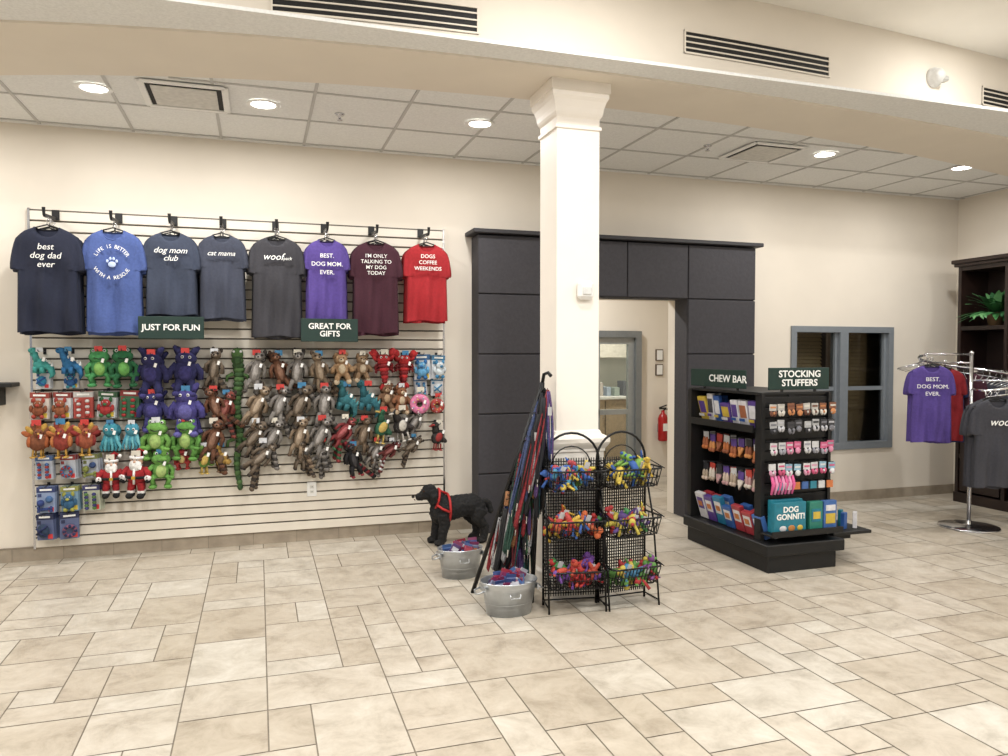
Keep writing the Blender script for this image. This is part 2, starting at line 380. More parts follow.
# ------------------------------------------------------------ shirts
def shirt(b,w,Ln,rgbf,nl=4,seed=0):
    s=w/.5; m=cloth(rgbf); dk=cloth(tuple(int(c*.55) for c in rgbf)); rn=random.Random(seed)
    M0=b.M.copy()
    for li in range(nl-1,-1,-1):
        dx=0 if li==0 else rn.uniform(-.014,.014); dz=0 if li==0 else -rn.uniform(0,.022)
        b.M=M0@Matrix.Translation((dx,li*.036,dz))
        ph=rn.uniform(0,6)
        rows=[(0,.085),(-.012,.112),(-.03,.15),(-.055,.185),(-.085,.206),(-.12,.219),(-.17,.231),(-.22,.240),(-.27,.246),(-.305,.246),(-.314,.240),(-.318,.205),(-.325,.198)]
        nb=10
        for i in range(1,nb+1):
            q=i/nb; rows.append((-.325-(Ln/s-.325)*q, .197+.010*q))
        NC=28; vs=[]
        d=.026
        for (z,hw) in rows:
            z*=s; hw*=s
            loop=[]
            for side in (0,1):
                for c in range(NC+1):
                    if side==1 and c in (0,NC): continue
                    u=-1+2*c/NC
                    if side==1: u=-u
                    x=u*hw
                    zz=z
                    prof=max(0,1-abs(u)**5)**.5
                    low=min(1,max(0,(-z-.1)/.3))
                    fold=.013*low*math.sin(x*34/s+ph+z*3)+.007*low*math.sin(x*68/s+ph*2-z*6)+.006*math.sin(z*16+x*11+ph)
                    nk=.082*s
                    if side==0:
                        if abs(x)<nk: zz=min(z,-.078*s*math.sqrt(1-(x/nk)**2))
                        y=-d*prof*(.55+.45*min(1,-z/.1+.2))-fold*prof
                        if z>-.32*s and z<-.05*s:
                            gq=abs(abs(x)-(.186+.01*(-z/.3))*s)/(.014*s)
                            if gq<1: y+=.018*(1-gq)
                    else:
                        if abs(x)<nk: zz=min(z,-.02*s*math.sqrt(1-(x/nk)**2))
                        y=d*.5*prof
                    if z<=-Ln+.001: zz=z+.006*math.sin(x*25+ph)
                    loop.append((x,y,zz))
            vs+=loop
        n=2*NC; fs=[]
        for i in range(len(rows)-1):
            for j in range(n): fs.append((i*n+j,i*n+(j+1)%n,(i+1)*n+(j+1)%n,(i+1)*n+j))
        b.add(vs,fs,m,True)
        nk=.082*s
        pts=[(nk*math.sin(t),-d*.55-.004,-.078*s*math.cos(t)) for t in [(-90+15*k)*math.pi/180 for k in range(13)]]
        b.tube([(p_[0],p_[1]+.012*(abs(p_[0])/nk)**2,p_[2]) for p_ in pts],.0055,m,5)
        b.tube([(nk*math.sin(t),.012,-.02*s*math.cos(t)) for t in [(-90+20*k)*math.pi/180 for k in range(10)]],.005,dk,5)
        b.tube([(-.16*s,0,-.05),(-.06,0,.0),(0,0,.018),(.06,0,.0),(.16*s,0,-.05)],.005,BLACK,5)
        b.tube([(0,0,.018),(0,0,.05),(.012,0,.062),(.0,0,.078),(-.013,0,.066)],.003,CHROME,5)
    b.M=M0
def tline(b,body,size,z,shear=0,ls=1.0,bold=.0,y=-.052,m=None,sx=1,x=0):
    b.text(body,size,(x,y,z),(1,0,0),(0,0,1),m or TXT,shear,bold,ls,sx)
ZT=2.375
specs=[(-1.375,.47,.72,(24,29,48),'navy'),(-.965,.445,.72,(68,86,140),'blue'),(-.59,.415,.59,(52,59,76),'slate'),(-.245,.38,.61,(56,60,74),'char'),
       (.14,.43,.74,(52,51,56),'woof'),(.51,.36,.61,(80,62,132),'purple'),(.885,.43,.71,(60,23,37),'maroon'),(1.29,.41,.61,(152,28,35),'red')]
for i,(x,w,Ln,rgb,k) in enumerate(specs):
    b=B(); b.M=T(x,5.97,ZT,random.uniform(-.06,.06)-.03)
    shirt(b,w,Ln,rgb,4,i)
    if k=='navy': tline(b,'best\ndog dad\never',.060,-.2,.2)
    if k=='blue':
        for a,ch in zip(range(14),'LIFE IS BETTER'):
            t=math.radians(150-120*a/13); b.text(ch,.036,(.115*math.cos(t),-.05,-.235+.115*math.sin(t)),(math.sin(t),0,-math.cos(t)),(math.cos(t),0,math.sin(t)),TXT,0,.0)
        for a,ch in zip(range(13),'WITH A RESCUE'):
            t=math.radians(212+116*a/12); b.text(ch,.036,(.12*math.cos(t),-.05,-.22+.12*math.sin(t)),(-math.sin(t),0,math.cos(t)),(-math.cos(t),0,-math.sin(t)),TXT,0,.0)
        LB=mat((180,195,225),.7)
        b.sph((0,-.043,-.245),(.026,.004,.021),LB)
        for px_,pz_ in((-.03,-.222),(-.011,-.205),(.011,-.205),(.03,-.222)): b.sph((px_,-.043,pz_),(.009,.004,.012),LB)
    if k=='slate': tline(b,'dog mom\nclub',.058,-.16,.35,.95)
    if k=='char': tline(b,'cat mama',.050,-.14,.35)
    if k=='woof': tline(b,'woof',.070,-.15,.3,x=-.025); tline(b,'pack',.034,-.16,.1,x=.08)
    if k=='purple': tline(b,'BEST.\nDOG MOM.\nEVER.',.045,-.19,0,1.4,.005)
    if k=='maroon': tline(b,"I'M ONLY\nTALKING TO\nMY DOG\nTODAY",.040,-.18,0,1.1,.005)
    if k=='red': tline(b,'DOGS\nCOFFEE\nWEEKENDS',.042,-.15,0,1.15,.005,y=-.058)
    b.M=Matrix.Identity(4)
    b.box((x,SF-.004,2.50),(.05,.006,.075),BLACK,None,.002)
    b.box((x,6.055,2.46),(.014,.32,.022),BLACK,(.08,0,0)); b.cyl((x,5.895,2.445),(x,5.885,2.50),.009,.012,BLACK,8)
    b.obj('t_shirt_display')
def sign(name,xa,xb,za,zb,y,txt,size,ls=1.0):
    b=B(); b.bx(xa,xb,y,y+.012,za,zb,GREEN,.003); b.text(txt,size,((xa+xb)/2,y-.003,(za+zb)/2),(1,0,0),(0,0,1),TXT,0,.02,ls,1.0)
    for x in (xa+.08,xb-.08): b.bx(x-.008,x+.008,y+.01,SF-.0005,za+.02,za+.035,BLACK)
    return b.obj(name)
sign('category_sign',-.805,-.37,1.61,1.77,5.90,'JUST FOR FUN',.060)
sign('category_sign',.31,.735,1.595,1.77,5.90,'GREAT FOR\nGIFTS',.060,.95)

# ------------------------------------------------------------ plush toys
EYE=mat((15,15,16),.2); EW=mat((215,215,215),.4)
def eyes(b,x,y,z,r=.008):
    for s in(-1,1): b.sph((s*x,y,z),(r*1.4,r,r*1.4),EW,None,8,6); b.sph((s*x,y-r*.8,z),(r*.8,r*.6,r*.8),EYE,None,6,5)
def frog(b,c,c2):
    m=plush(c);l=plush(c2)
    b.sph((0,0,-.03),(.058,.042,.065),m); b.sph((0,-.022,-.035),(.038,.028,.048),l); b.sph((0,-.01,.045),(.066,.044,.042),m)
    for s in(-1,1):
        b.sph((s*.034,-.012,.082),(.021,.02,.021),m); b.sph((s*.034,-.03,.086),(.010,.006,.010),EW,None,8,6); b.sph((s*.034,-.036,.086),(.006,.003,.006),EYE,None,6,5)
        b.tube([(s*.045,0,.0),(s*.078,-.01,-.03),(s*.072,-.02,-.075)],[.02,.017,.015],m); b.sph((s*.07,-.022,-.082),(.022,.016,.014),m)
        b.tube([(s*.03,0,-.07),(s*.06,-.015,-.095),(s*.045,-.01,-.14)],[.024,.019,.016],m); b.sph((s*.05,-.02,-.15),(.028,.018,.014),m)
    b.tube([(-.03,-.051,.038),(0,-.055,.028),(.03,-.051,.038)],.003,EYE,4)
def monster(b,c,c2):
    m=plush(c);l=plush(c2)
    b.sph((0,0,-.03),(.074,.045,.085),m,None,12,9); b.sph((0,-.004,.05),(.066,.044,.05),m); b.sph((0,-.03,-.04),(.045,.022,.05),l)
    for s in(-1,1):
        b.tube([(s*.035,0,.08),(s*.055,0,.11),(s*.075,-.01,.125)],[.026,.022,.012],m)
        b.tube([(s*.055,0,.01),(s*.09,-.01,-.03),(s*.095,-.02,-.08)],[.025,.022,.018],m); b.tube([(s*.03,0,-.09),(s*.04,-.01,-.14),(s*.045,-.02,-.17)],[.03,.026,.022],m)
        b.sph((s*.047,-.03,-.178),(.026,.028,.018),l)
    eyes(b,.022,-.044,.06,.007)
def squirrel(b,c,c2,c3=None):
    c3=c3 or tuple(min(235,int(v*1.0+42)) for v in c)
    m=plush(c);l=plush(c2);w=plush(c3)
    b.sph((0,0,-.02),(.036,.026,.085),m); b.sph((0,-.012,-.025),(.020,.020,.06),w); b.sph((0,-.008,.080),(.036,.032,.032),m); b.sph((0,-.036,.072),(.017,.022,.013),w); b.sph((0,-.057,.075),.006,EYE,None,6,5)
    for s in(-1,1):
        b.sph((s*.028,0,.110),(.013,.009,.018),l); b.sph((s*.017,-.032,.088),(.011,.006,.008),l); b.sph((s*.016,-.037,.089),.004,EYE,None,6,5)
        b.tube([(s*.028,0,.03),(s*.055,-.01,.0),(s*.058,-.015,-.05)],[.014,.012,.011],m); b.tube([(s*.02,0,-.08),(s*.033,-.01,-.12),(s*.035,-.012,-.155)],[.017,.013,.012],m); b.sph((s*.036,-.018,-.16),(.015,.018,.010),l)
    for k in range(9): b.sph((.022+.013*k,.012,-.07-.017*k),(.021,.017,.016),(m,l)[k%2],None,8,6)
def bear(b,c,c2):
    m=plush(c);l=plush(c2)
    b.sph((0,0,-.03),(.054,.042,.058),m); b.sph((0,-.008,.045),(.046,.04,.04),m); b.sph((0,-.042,.037),(.02,.016,.016),l); b.sph((0,-.057,.043),.006,EYE,None,6,5); b.sph((0,-.024,-.03),(.03,.025,.038),l)
    for s in(-1,1):
        b.sph((s*.036,0,.08),(.018,.012,.018),m); b.sph((s*.016,-.042,.054),.005,EYE,None,6,5)
        b.tube([(s*.038,0,0),(s*.07,-.012,-.03),(s*.072,-.02,-.055)],[.021,.019,.017],m); b.tube([(s*.025,0,-.07),(s*.04,-.02,-.1),(s*.045,-.03,-.125)],[.026,.022,.02],m); b.sph((s*.046,-.035,-.128),(.022,.014,.022),l)
def turkey(b,c,c2):
    m=plush(c);l=plush(c2);y_=plush((196,150,60))
    for k in range(7):
        a=-1.2+.4*k; b.sph((.055*math.sin(a),.012,.0+.062*math.cos(a)),(.018,.010,.040),(l,y_,m)[k%3],(0,a,0))
    b.sph((0,-.005,-.02),(.05,.042,.055),m); b.sph((0,-.03,.035),(.026,.024,.028),m); b.cyl((0,-.05,.034),(0,-.072,.030),.008,.001,y_,6); b.sph((.004,-.055,.018),(.005,.005,.014),plush((170,30,30)))
    for s in(-1,1): b.sph((s*.012,-.052,.044),.004,EYE,None,6,5); b.sph((s*.045,-.01,-.02),(.014,.028,.034),l); b.tube([(s*.02,-.01,-.065),(s*.022,-.015,-.11)],.006,y_,5); b.sph((s*.022,-.025,-.112),(.016,.02,.006),y_)
def duck(b,c,c2):
    m=plush(c);l=plush(c2)
    b.sph((0,0,-.03),(.045,.038,.06),m,(0,.3,0)); b.tube([(-.012,0,.01),(-.022,-.005,.05),(-.022,-.01,.07)],[.026,.02,.018],m); b.sph((-.025,-.012,.08),(.028,.026,.025),m); b.sph((-.052,-.022,.074),(.024,.013,.008),l)
    b.sph((.045,0,-.05),(.035,.018,.02),m,(0,.6,0))
    for s in(-1,1): b.sph((s*.01+.008,s*.036,-.025),(.028,.01,.04),l,(0,.4,0)); b.tube([(s*.018,-.01,-.08),(s*.02,-.012,-.13)],.007,l,5); b.sph((s*.02,-.02,-.135),(.016,.02,.006),l)
    b.sph((-.035,-.036,.088),.004,EYE,None,6,5)
def lobster(b,c,c2):
    m=plush(c);l=plush(c2)
    for k in range(6): b.sph((0,-.005,.03-.027*k),(.046-.005*k,.032-.002*k,.021),(m,l)[k%2])
    b.sph((0,-.008,.05),(.046,.034,.038),m)
    for a in(-.6,0,.6): b.sph((.032*math.sin(a),0,-.145),(.016,.010,.026),m,(0,-a,0))
    for s in(-1,1):
        b.tube([(s*.03,0,.05),(s*.06,-.01,.055),(s*.068,-.015,.075)],[.015,.014,.014],m); b.sph((s*.064,-.015,.095),(.026,.018,.03),m,(0,s*.3,0)); b.sph((s*.085,-.015,.09),(.010,.012,.022),m,(0,s*.6,0))
        for k in range(3): b.tube([(s*.035,0,.02-.02*k),(s*.058,-.008,.012-.02*k),(s*.064,-.01,-.005-.02*k)],.006,l,5)
    eyes(b,.018,-.037,.062,.006)
def octopus(b,c,c2):
    m=plush(c);l=plush(c2)
    b.sph((0,-.005,.04),(.055,.045,.058),m,None,12,9)
    for k in range(6):
        x=-.045+.018*k; b.tube([(x*.7,-.005,.0),(x*1.1,-.02,-.05),(x*1.5,-.01,-.09),(x*1.3,-.02,-.12)],[.016,.014,.012,.009],(m,l)[k%2])
    eyes(b,.02,-.046,.045,.008)
def dino(b,c,c2):
    m=plush(c);l=plush(c2)
    b.sph((0,0,-.02),(.055,.038,.048),m); b.tube([(-.02,0,.0),(-.04,-.005,.05),(-.045,-.01,.08)],[.032,.024,.02],m); b.sph((-.055,-.012,.09),(.036,.025,.025),m); b.tube([(.03,0,-.02),(.07,0,-.05),(.085,0,-.1),(.07,0,-.13)],[.034,.024,.015,.006],m)
    for x in(-.03,.02):
        for y in(-.02,.015): b.tube([(x,y,-.04),(x-.005,y,-.09)],[.02,.017],m)
    for k in range(6): b.cyl((-.03+.022*k,0,.045-.013*k-.01),(-.025+.022*k,0,.075-.013*k-.01),.012,.002,l,6)
    b.sph((-.06,-.035,.096),.005,EYE,None,6,5)
def santa(b,c,c2):
    r=plush(c);w=plush((235,233,229));k=plush((22,22,23));sk=plush((215,165,135))
    b.sph((0,0,-.03),(.06,.044,.065),r); b.tube([(.06*math.cos(t),.045*math.sin(t),-.045) for t in [i*math.pi/8 for i in range(16)]],.009,k,5,True); b.box((0,-.052,-.045),(.022,.006,.018),mat((200,160,60),.3,.6)); b.tube([(0,-.042,.01),(0,-.046,-.03),(0,-.038,-.085)],.007,w,5)
    b.sph((0,-.006,.05),(.036,.034,.035),sk); b.sph((0,-.026,.026),(.038,.024,.038),w); b.sph((0,-.042,.05),(.008,.008,.007),sk)
    b.tube([(.036*math.cos(t),-.004+.034*math.sin(t),.073) for t in [i*math.pi/8 for i in range(16)]],.010,w,5,True)
    b.tube([(0,0,.07),(.004,0,.1),(.022,-.004,.125),(.045,-.008,.11)],[.034,.024,.012,.006],r,8); b.sph((.05,-.01,.105),.013,w)
    for s in(-1,1):
        b.tube([(s*.045,0,.005),(s*.072,-.012,-.02),(s*.074,-.02,-.05)],[.021,.019,.017],r); b.sph((s*.074,-.022,-.064),.016,k); b.tube([(s*.074,-.034,-.047),(s*.074,-.006,-.047)],.018,w,8)
        b.tube([(s*.025,0,-.08),(s*.03,0,-.115),(s*.03,0,-.14)],[.025,.022,.021],r); b.sph((s*.032,-.012,-.16),(.022,.032,.020),k); b.cyl((s*.03,0,-.128),(s*.03,0,-.143),.024,.024,w,8)
    eyes(b,.013,-.036,.062,.004)
def donut(b,c,c2):
    m=plush(c);l=plush(c2)
    b.tube([(.045*math.cos(t),0.006,.045*math.sin(t)) for t in [i*math.pi/10 for i in range(20)]],.026,l,8,True)
    b.tube([(.045*math.cos(t),-.006,.045*math.sin(t)) for t in [i*math.pi/10 for i in range(20)]],.025,m,8,True)
    for i in range(14):
        t=i*.9; r=.035+.02*((i*7)%3)/2; b.box((r*math.cos(t),-.032,r*math.sin(t)),(.01,.004,.004),plush([(250,240,90),(90,200,220),(255,255,255)][i%3]),(0,t*2,0))
def pack(b,c,c2,kind=0,card=(204,206,210),hd=None):
    cd=mat(card,.5,0,.04); m=plush(c);l=plush(c2); h_=mat(mute(hd or c2,.2,.9),.5)
    for q in range(4):
        y=.012+.02*q; dx=.004*(q%2)
        b.box((dx,y,.0),(.108,.003,.17),cd); b.box((dx,y-.002,.066),(.108,.002,.036),h_)
        if q>0: b.sph((dx,y-.006,-.02),(.042,.012,.055),m)
    b.box((0,.008,.066),(.07,.002,.012),TXT); b.box((.03,.009,-.062),(.03,.002,.03),mat((205,60,60) if kind else (220,190,70),.5)); b.box((-.036,.009,.03),(.022,.002,.022),h_)
    if kind==0:
        b.sph((0,-.012,-.035),(.036,.026,.034),m); b.sph((0,-.016,.010),(.030,.026,.026),m); b.sph((0,-.038,.004),(.013,.010,.010),l); eyes(b,.012,-.036,.018,.003)
        for s in(-1,1): b.sph((s*.026,-.01,.034),(.012,.01,.017),l); b.sph((s*.040,-.012,-.02),(.012,.012,.024),m); b.sph((s*.022,-.018,-.07),(.015,.014,.014),l)
    elif kind==1:
        b.tube([(.032*math.cos(t),-.012,-.03+.032*math.sin(t)) for t in [i*math.pi/8 for i in range(16)]],.012,m,7,True)
        for i in range(8): t=i*math.pi/4; b.sph((.032*math.cos(t),-.018,-.03+.032*math.sin(t)),(.011,.010,.011),l,None,7,5)
    elif kind==3:
        for s in(-1,1): b.sph((s*.025,-.012,-.005+s*.012),(.023,.023,.023),(m if s>0 else l)); 
        b.tube([(-.032,-.010,-.06),(.032,-.010,-.055)],.010,l,7)
        for s in(-1,1):
            for t in(-1,1): b.sph((s*.036,-.012,-.058+t*.010),(.011,.011,.011),l,None,7,5)
    elif kind==4:   # two plush candy canes / sticks side by side
        for s in(-1,1):
            for k in range(6): b.sph((s*.024,-.012,.025-.018*k),(.014,.013,.012),(m,l)[(k+(s>0))%2],None,7,5)
    else:
        b.sph((0,-.014,-.02),(.040,.022,.045),m); b.tube([(-.035,-.03,-.04),(0,-.04,-.01),(.035,-.028,.015)],.007,l,5); b.tube([(-.035,-.03,0),(0,-.04,-.035),(.03,-.03,-.055)],.006,l,5)
PEG=mat((60,60,62),.3,.8)
TOYS=empty('plush_dog_toy_assortment',(0,SF-.05,.2))
def toy(name,fn,x,z,sc=1.0,roll=0,args=()):
    sc*=.97*random.uniform(.94,1.05)
    b=B(); y=SF-.075*sc-.012
    if fn is pack: y=SF-.085*sc-.012; roll+=random.uniform(-.05,.05)
    else:
        b.M=T(x+random.uniform(-.012,.012),y+.015,z-.010,random.uniform(-.3,.3),sc*.93,roll+random.uniform(-.15,.15)); fn(b,*args)
        y-=.045
    b.M=T(x,y,z,random.uniform(-.3,.3),sc,roll+random.uniform(-.08,.08))
    fn(b,*args)
    b.M=Matrix.Identity(4); zt=z+.085*sc
    b.tube([(x,SF+.002,zt),(x,y-.06*sc,zt),(x,y-.075*sc,zt+.012)],.003,PEG,5); b.box((x,SF-.003,zt),(.02,.006,.04),PEG)
    if fn is not pack:
        b.box((x,y-.03*sc,z+.10*sc),(.05*sc,.003,.035*sc),mat(random.choice([(200,202,206),(60,120,160),(190,60,56),(206,200,186)]),.5),(.1,0,random.uniform(-.2,.2)))
        b.box((x+.03,y-.05*sc,z+.02),(.018,.001,.03),WHITE,(0,.3,0))
    b.obj(name,TOYS)
R1,R2,R3,R4,R5,R6=1.415,1.135,.905,.68,.46,.265
navy=((34,34,84),(50,46,108)) 
gr=((100,86,70),(54,46,40)); gry=((122,116,110),(62,58,54)); brn=((102,62,40),(64,42,30)); tan=((136,116,92),(84,66,50))
toy('plush_dinosaur',dino,-1.46,R1+.03,.95,0,((60,158,150),(220,225,222)))
toy('plush_dinosaur',dino,-1.28,R1+.03,.95,0,((40,110,165),(220,225,222)))
toy('packaged_dog_toy',pack,-1.46,R1-.09,.9,0,((50,140,180),(40,90,160),2)); toy('packaged_dog_toy',pack,-1.28,R1-.09,.9,0,((40,90,150),(60,150,170),0))
toy('plush_alligator',frog,-1.085,R1+.02,1.08,0,((66,150,84),(130,185,90))); toy('plush_alligator',frog,-.93,R1+.02,1.08,0,((34,104,60),(100,170,80)))
toy('plush_monster',monster,-.74,R1-.015,1.15,0,navy); toy('plush_monster',monster,-.51,R1-.005,1.2,0,navy)
toy('plush_squirrel',squirrel,-.31,R1,1.15,.2,gr)
for x,c,rl in ((-.01,gry,.25),(.15,brn,-.2),(.29,gry,.15),(.45,tan,-.15)): toy('plush_squirrel',squirrel,x,R1-.02,1.2,rl,c)
toy('plush_bear',bear,.63,R1,1.05,0,((166,130,92),(205,184,152))); toy('plush_bear',bear,.79,R1,1.0,0,((140,110,80),(195,174,146)))
toy('plush_lobster',lobster,.96,R1-.01,1.15,0,((176,30,34),(130,20,26))); toy('plush_lobster',lobster,1.13,R1-.01,1.15,.1,((180,32,34),(130,20,26)))
toy('packaged_dog_toy',pack,1.275,R1-.02,1.2,0,((90,160,205),(40,100,160),0)); toy('packaged_dog_toy',pack,1.42,R1-.02,1.2,0,((205,215,220),(60,130,175),0))
for x,c,cd,kk in ((-1.48,((140,74,44),(170,60,46)),(204,194,184),0),(-1.34,((150,84,50),(160,52,44)),(206,206,206),0),(-1.20,((170,54,48),(205,200,196)),(170,70,60),4)): toy('packaged_dog_toy',pack,x,R2,1.15,0,c+(kk,cd))
toy('packaged_dog_toy',pack,-1.05,R2,1.2,0,((170,44,44),(50,104,60),0)); toy('packaged_dog_toy',pack,-.90,R2,1.2,0,((50,110,70),(166,44,44),4,(60,110,80)))
toy('plush_monster',monster,-.74,R2-.01,1.1,0,((46,44,104),(60,56,124))); toy('plush_monster',monster,-.51,R2-.01,1.25,0,((64,58,128),(90,84,156)))
toy('plush_squirrel',squirrel,-.32,R2,1.15,-.25,brn); toy('plush_squirrel',squirrel,-.23,R2-.02,1.0,.4,((122,54,44),(56,40,34)))
for x,c,rl in ((.0,tan,.5),(.16,gry,.3),(.32,gr,.5),(.49,gry,.1)): toy('plush_raccoon',squirrel,x,R2,1.25,rl,c)
toy('plush_dinosaur',dino,.665,R2+.02,1.15,.2,((40,104,112),(76,144,146))); toy('plush_dinosaur',dino,.83,R2+.02,1.15,.2,((34,96,108),(76,144,146)))
toy('plush_bear',bear,.985,R2+.04,1.0,0,((114,80,54),(170,138,106))); toy('plush_bear',bear,1.10,R2+.02,.95,0,((136,84,52),(196,172,140)))
toy('packaged_dog_toy',pack,1.275,R2+.10,1.0,0,((90,160,205),(40,100,160),4)); toy('packaged_dog_toy',pack,1.41,R2+.10,1.0,0,((205,215,220),(60,130,175),2))
toy('plush_donut',donut,1.25,R2-.04,1.2,0,((222,120,162),(206,172,122))); toy('plush_donut',donut,1.40,R2-.06,.9,0,((176,62,58),(206,172,122)))
for x,c in ((-1.48,((130,72,44),(176,92,46))),(-1.33,((150,56,44),(190,110,56))),(-1.18,((160,78,50),(140,40,34)))): toy('plush_turkey',turkey,x,R3,1.2,0,c)
toy('plush_octopus',octopus,-1.02,R3+.01,.95,0,((50,136,154),(84,166,178))); toy('plush_octopus',octopus,-.88,R3+.01,.95,0,((64,146,170),(104,180,192)))
toy('plush_frog',frog,-.715,R3,1.2,0,((104,160,66),(160,192,104))); toy('plush_frog',frog,-.51,R3,1.2,0,((92,150,62),(160,192,104)))
for x,c,rl in ((-.32,brn,.3),(-.02,gr,.6),(.11,gry,.5),(.31,tan,.3),(.47,gry,.4)): toy('plush_raccoon',squirrel,x,R3-.02,1.2,rl,c)
toy('plush_reindeer',squirrel,.65,R3-.0,1.15,.8,((130,44,46),(46,98,60))); toy('plush_reindeer',squirrel,.80,R3-.02,1.15,.2,((100,80,60),(56,42,32)))
toy('plush_duck',duck,.95,R3+.04,1.15,.2,((46,104,76),(196,166,84))); toy('plush_duck',duck,1.10,R3+.05,1.15,-.2,((56,50,48),(196,190,180))); toy('plush_duck',duck,1.41,R3-.06,1.0,.1,((54,50,48),(156,44,42)))
toy('plush_raccoon',squirrel,1.22,R3+.05,.95,.5,gry)
for x,c,k_ in ((-1.46,((170,54,52),(66,104,164)),4),(-1.31,((62,110,164),(164,46,48)),1),(-1.165,((48,72,118),(136,146,70)),3)): toy('packaged_dog_toy',pack,x,R4+.01,1.1,0,c+(k_,(184,190,200)))
toy('plush_santa',santa,-1.02,R4-.03,1.15,0,((166,28,34),0)); toy('plush_santa',santa,-.85,R4-.02,1.22,0,((170,30,35),0))
toy('plush_frog',frog,-.69,R4,1.05,0,((100,158,66),(168,196,112))); toy('plush_frog',frog,-.55,R4+.06,.7,0,((160,44,42),(200,178,112)))
toy('plush_duck',duck,-.39,R4+.05,.95,0,((104,150,64),(200,168,80))); toy('plush_duck',duck,-.27,R4+.05,.95,0,((176,136,60),(110,84,54)))
toy('plush_raccoon',squirrel,.03,R4+.05,1.15,.9,gr); toy('plush_skunk',squirrel,.71,R4+.01,1.05,-.2,((24,22,24),(132,32,40)))
toy('plush_raccoon',squirrel,.9,R4+.05,.95,.5,gry);toy('plush_skunk',squirrel,1.02,R4+.05,.85,1.0,((106,42,40),(200,200,200))); toy('plush_raccoon',squirrel,1.2,R4+.08,.85,.9,gr)
toy('plush_raccoon',squirrel,.48,R4+.06,.95,.6,gry); toy('plush_raccoon',squirrel,.32,R4+.06,.9,.2,gr)
for x,c,k_,cd in ((-1.45,((66,104,154),(46,64,126)),3,(140,156,186)),(-1.30,((48,96,134),(164,164,70)),0,(120,150,170)),(-1.16,((88,128,64),(64,64,126)),4,(186,190,170))): toy('packaged_dog_toy',pack,x,R5,1.15,0,c+(k_,cd))
for x,c,k_ in ((-1.46,((44,62,90),(34,44,88)),2),(-1.30,((130,74,98),(34,44,88)),1)): toy('packaged_dog_toy',pack,x,R6,1.1,0,c+(k_,(90,100,134)))
b=B(); x=-.15
G1,G2=plush((80,116,60)),plush((58,90,48))
b.sph((x,SF-.06,1.50),(.045,.035,.05),G1); b.sph((x,SF-.08,1.455),(.03,.02,.04),G2)
for k in range(28):
    r=.046-.0009*k; b.sph((x+.012*math.sin(k*.5),SF-.05,1.45-.036*k),(r,.034,.03),(G1,G2)[k%2],None,8,6)
for s in(-1,1):
    for zz in(1.35,.85): b.tube([(x+s*.03,SF-.05,zz),(x+s*.075,SF-.06,zz-.02),(x+s*.08,SF-.06,zz-.06)],[.018,.014,.012],G1)
    b.sph((x+s*.025,SF-.085,1.52),.010,EW,None,8,6)
b.tube([(x,SF+.001,1.55),(x,SF-.11,1.55)],.003,PEG,5); b.obj('plush_snake',TOYS)

# ------------------------------------------------------------ dog (curly black puppy, standing, facing left)
FUR=mat((13,12,13),.85,0,.45,60,.7)
b=B(); dy=5.80
P=lambda x,z,y=0: (x,dy+y,z)
b.tube([P(1.34,.285),P(1.42,.28),P(1.52,.295),P(1.62,.30),P(1.67,.285)],[.086,.098,.088,.09,.068],FUR,12)
b.sph(P(1.35,.26),(.08,.078,.098),FUR); b.sph(P(1.65,.275),(.08,.08,.088),FUR)
b.tube([P(1.36,.32),P(1.32,.37),P(1.29,.40)],[.078,.064,.056],FUR,10)
b.sph(P(1.265,.415),(.066,.062,.058),FUR); b.sph(P(1.27,.445),(.052,.052,.034),FUR); b.tube([P(1.24,.402),P(1.19,.386),P(1.165,.382)],[.040,.031,.026],FUR,10)
for s in(-1,1):
    b.tube([P(1.28,.438,s*.052),P(1.295,.395,s*.07),P(1.295,.34,s*.068)],[.022,.031,.022],FUR,8)
    xo=-.016*s
    b.tube([P(1.35+xo,.25,s*.055),P(1.362+xo,.17,s*.06),P(1.345+xo,.10,s*.06),P(1.34+xo,.035,s*.06)],[.056,.043,.036,.033],FUR,8); b.sph(P(1.322+xo,.026,s*.06),(.046,.036,.026),FUR)
    b.tube([P(1.655+xo,.27,s*.05),P(1.625+xo,.195,s*.06),P(1.692+xo,.125,s*.06),P(1.676+xo,.035,s*.06)],[.07,.052,.034,.033],FUR,8); b.sph(P(1.658+xo,.026,s*.06),(.046,.036,.026),FUR)
b.tube([P(1.71,.32),P(1.75,.31),P(1.77,.26)],[.030,.026,.022],FUR,8); b.sph(P(1.772,.245),.026,FUR)
dog=b.obj('black_dog')
rm=dog.modifiers.new('remesh','REMESH'); rm.mode='VOXEL'; rm.voxel_size=.007; rm.use_smooth_shade=True
sm=dog.modifiers.new('smooth','SMOOTH'); sm.iterations=5; sm.factor=.5
tx=bpy.data.textures.new('curls','CLOUDS'); tx.noise_scale=.022
dp=dog.modifiers.new('curls','DISPLACE'); dp.texture=tx; dp.strength=.018; dp.mid_level=.4
HR=mat((170,32,32),.6); b=B()
b.tube([P(1.415,.285+.110*math.sin(t),.105*math.cos(t)) for t in [i*math.pi/12 for i in range(24)]],.010,HR,6,True)
b.tube([P(1.325+.02*math.sin(t),.362+.078*math.sin(t),.078*math.cos(t)) for t in [i*math.pi/12 for i in range(24)]],.010,HR,6,True)
b.tube([P(1.34,.435),P(1.375,.415),P(1.415,.398)],.010,HR,6)
for s in(-1,1): b.tube([P(1.312,.33,s*.08),P(1.35,.30,s*.1),P(1.415,.27,s*.108)],.010,HR,6)
b.obj('harness',dog)
b=B()
for s in(-1,1): b.sph(P(1.217,.432,s*.034),.009,mat((50,28,14),.1),None,8,6)
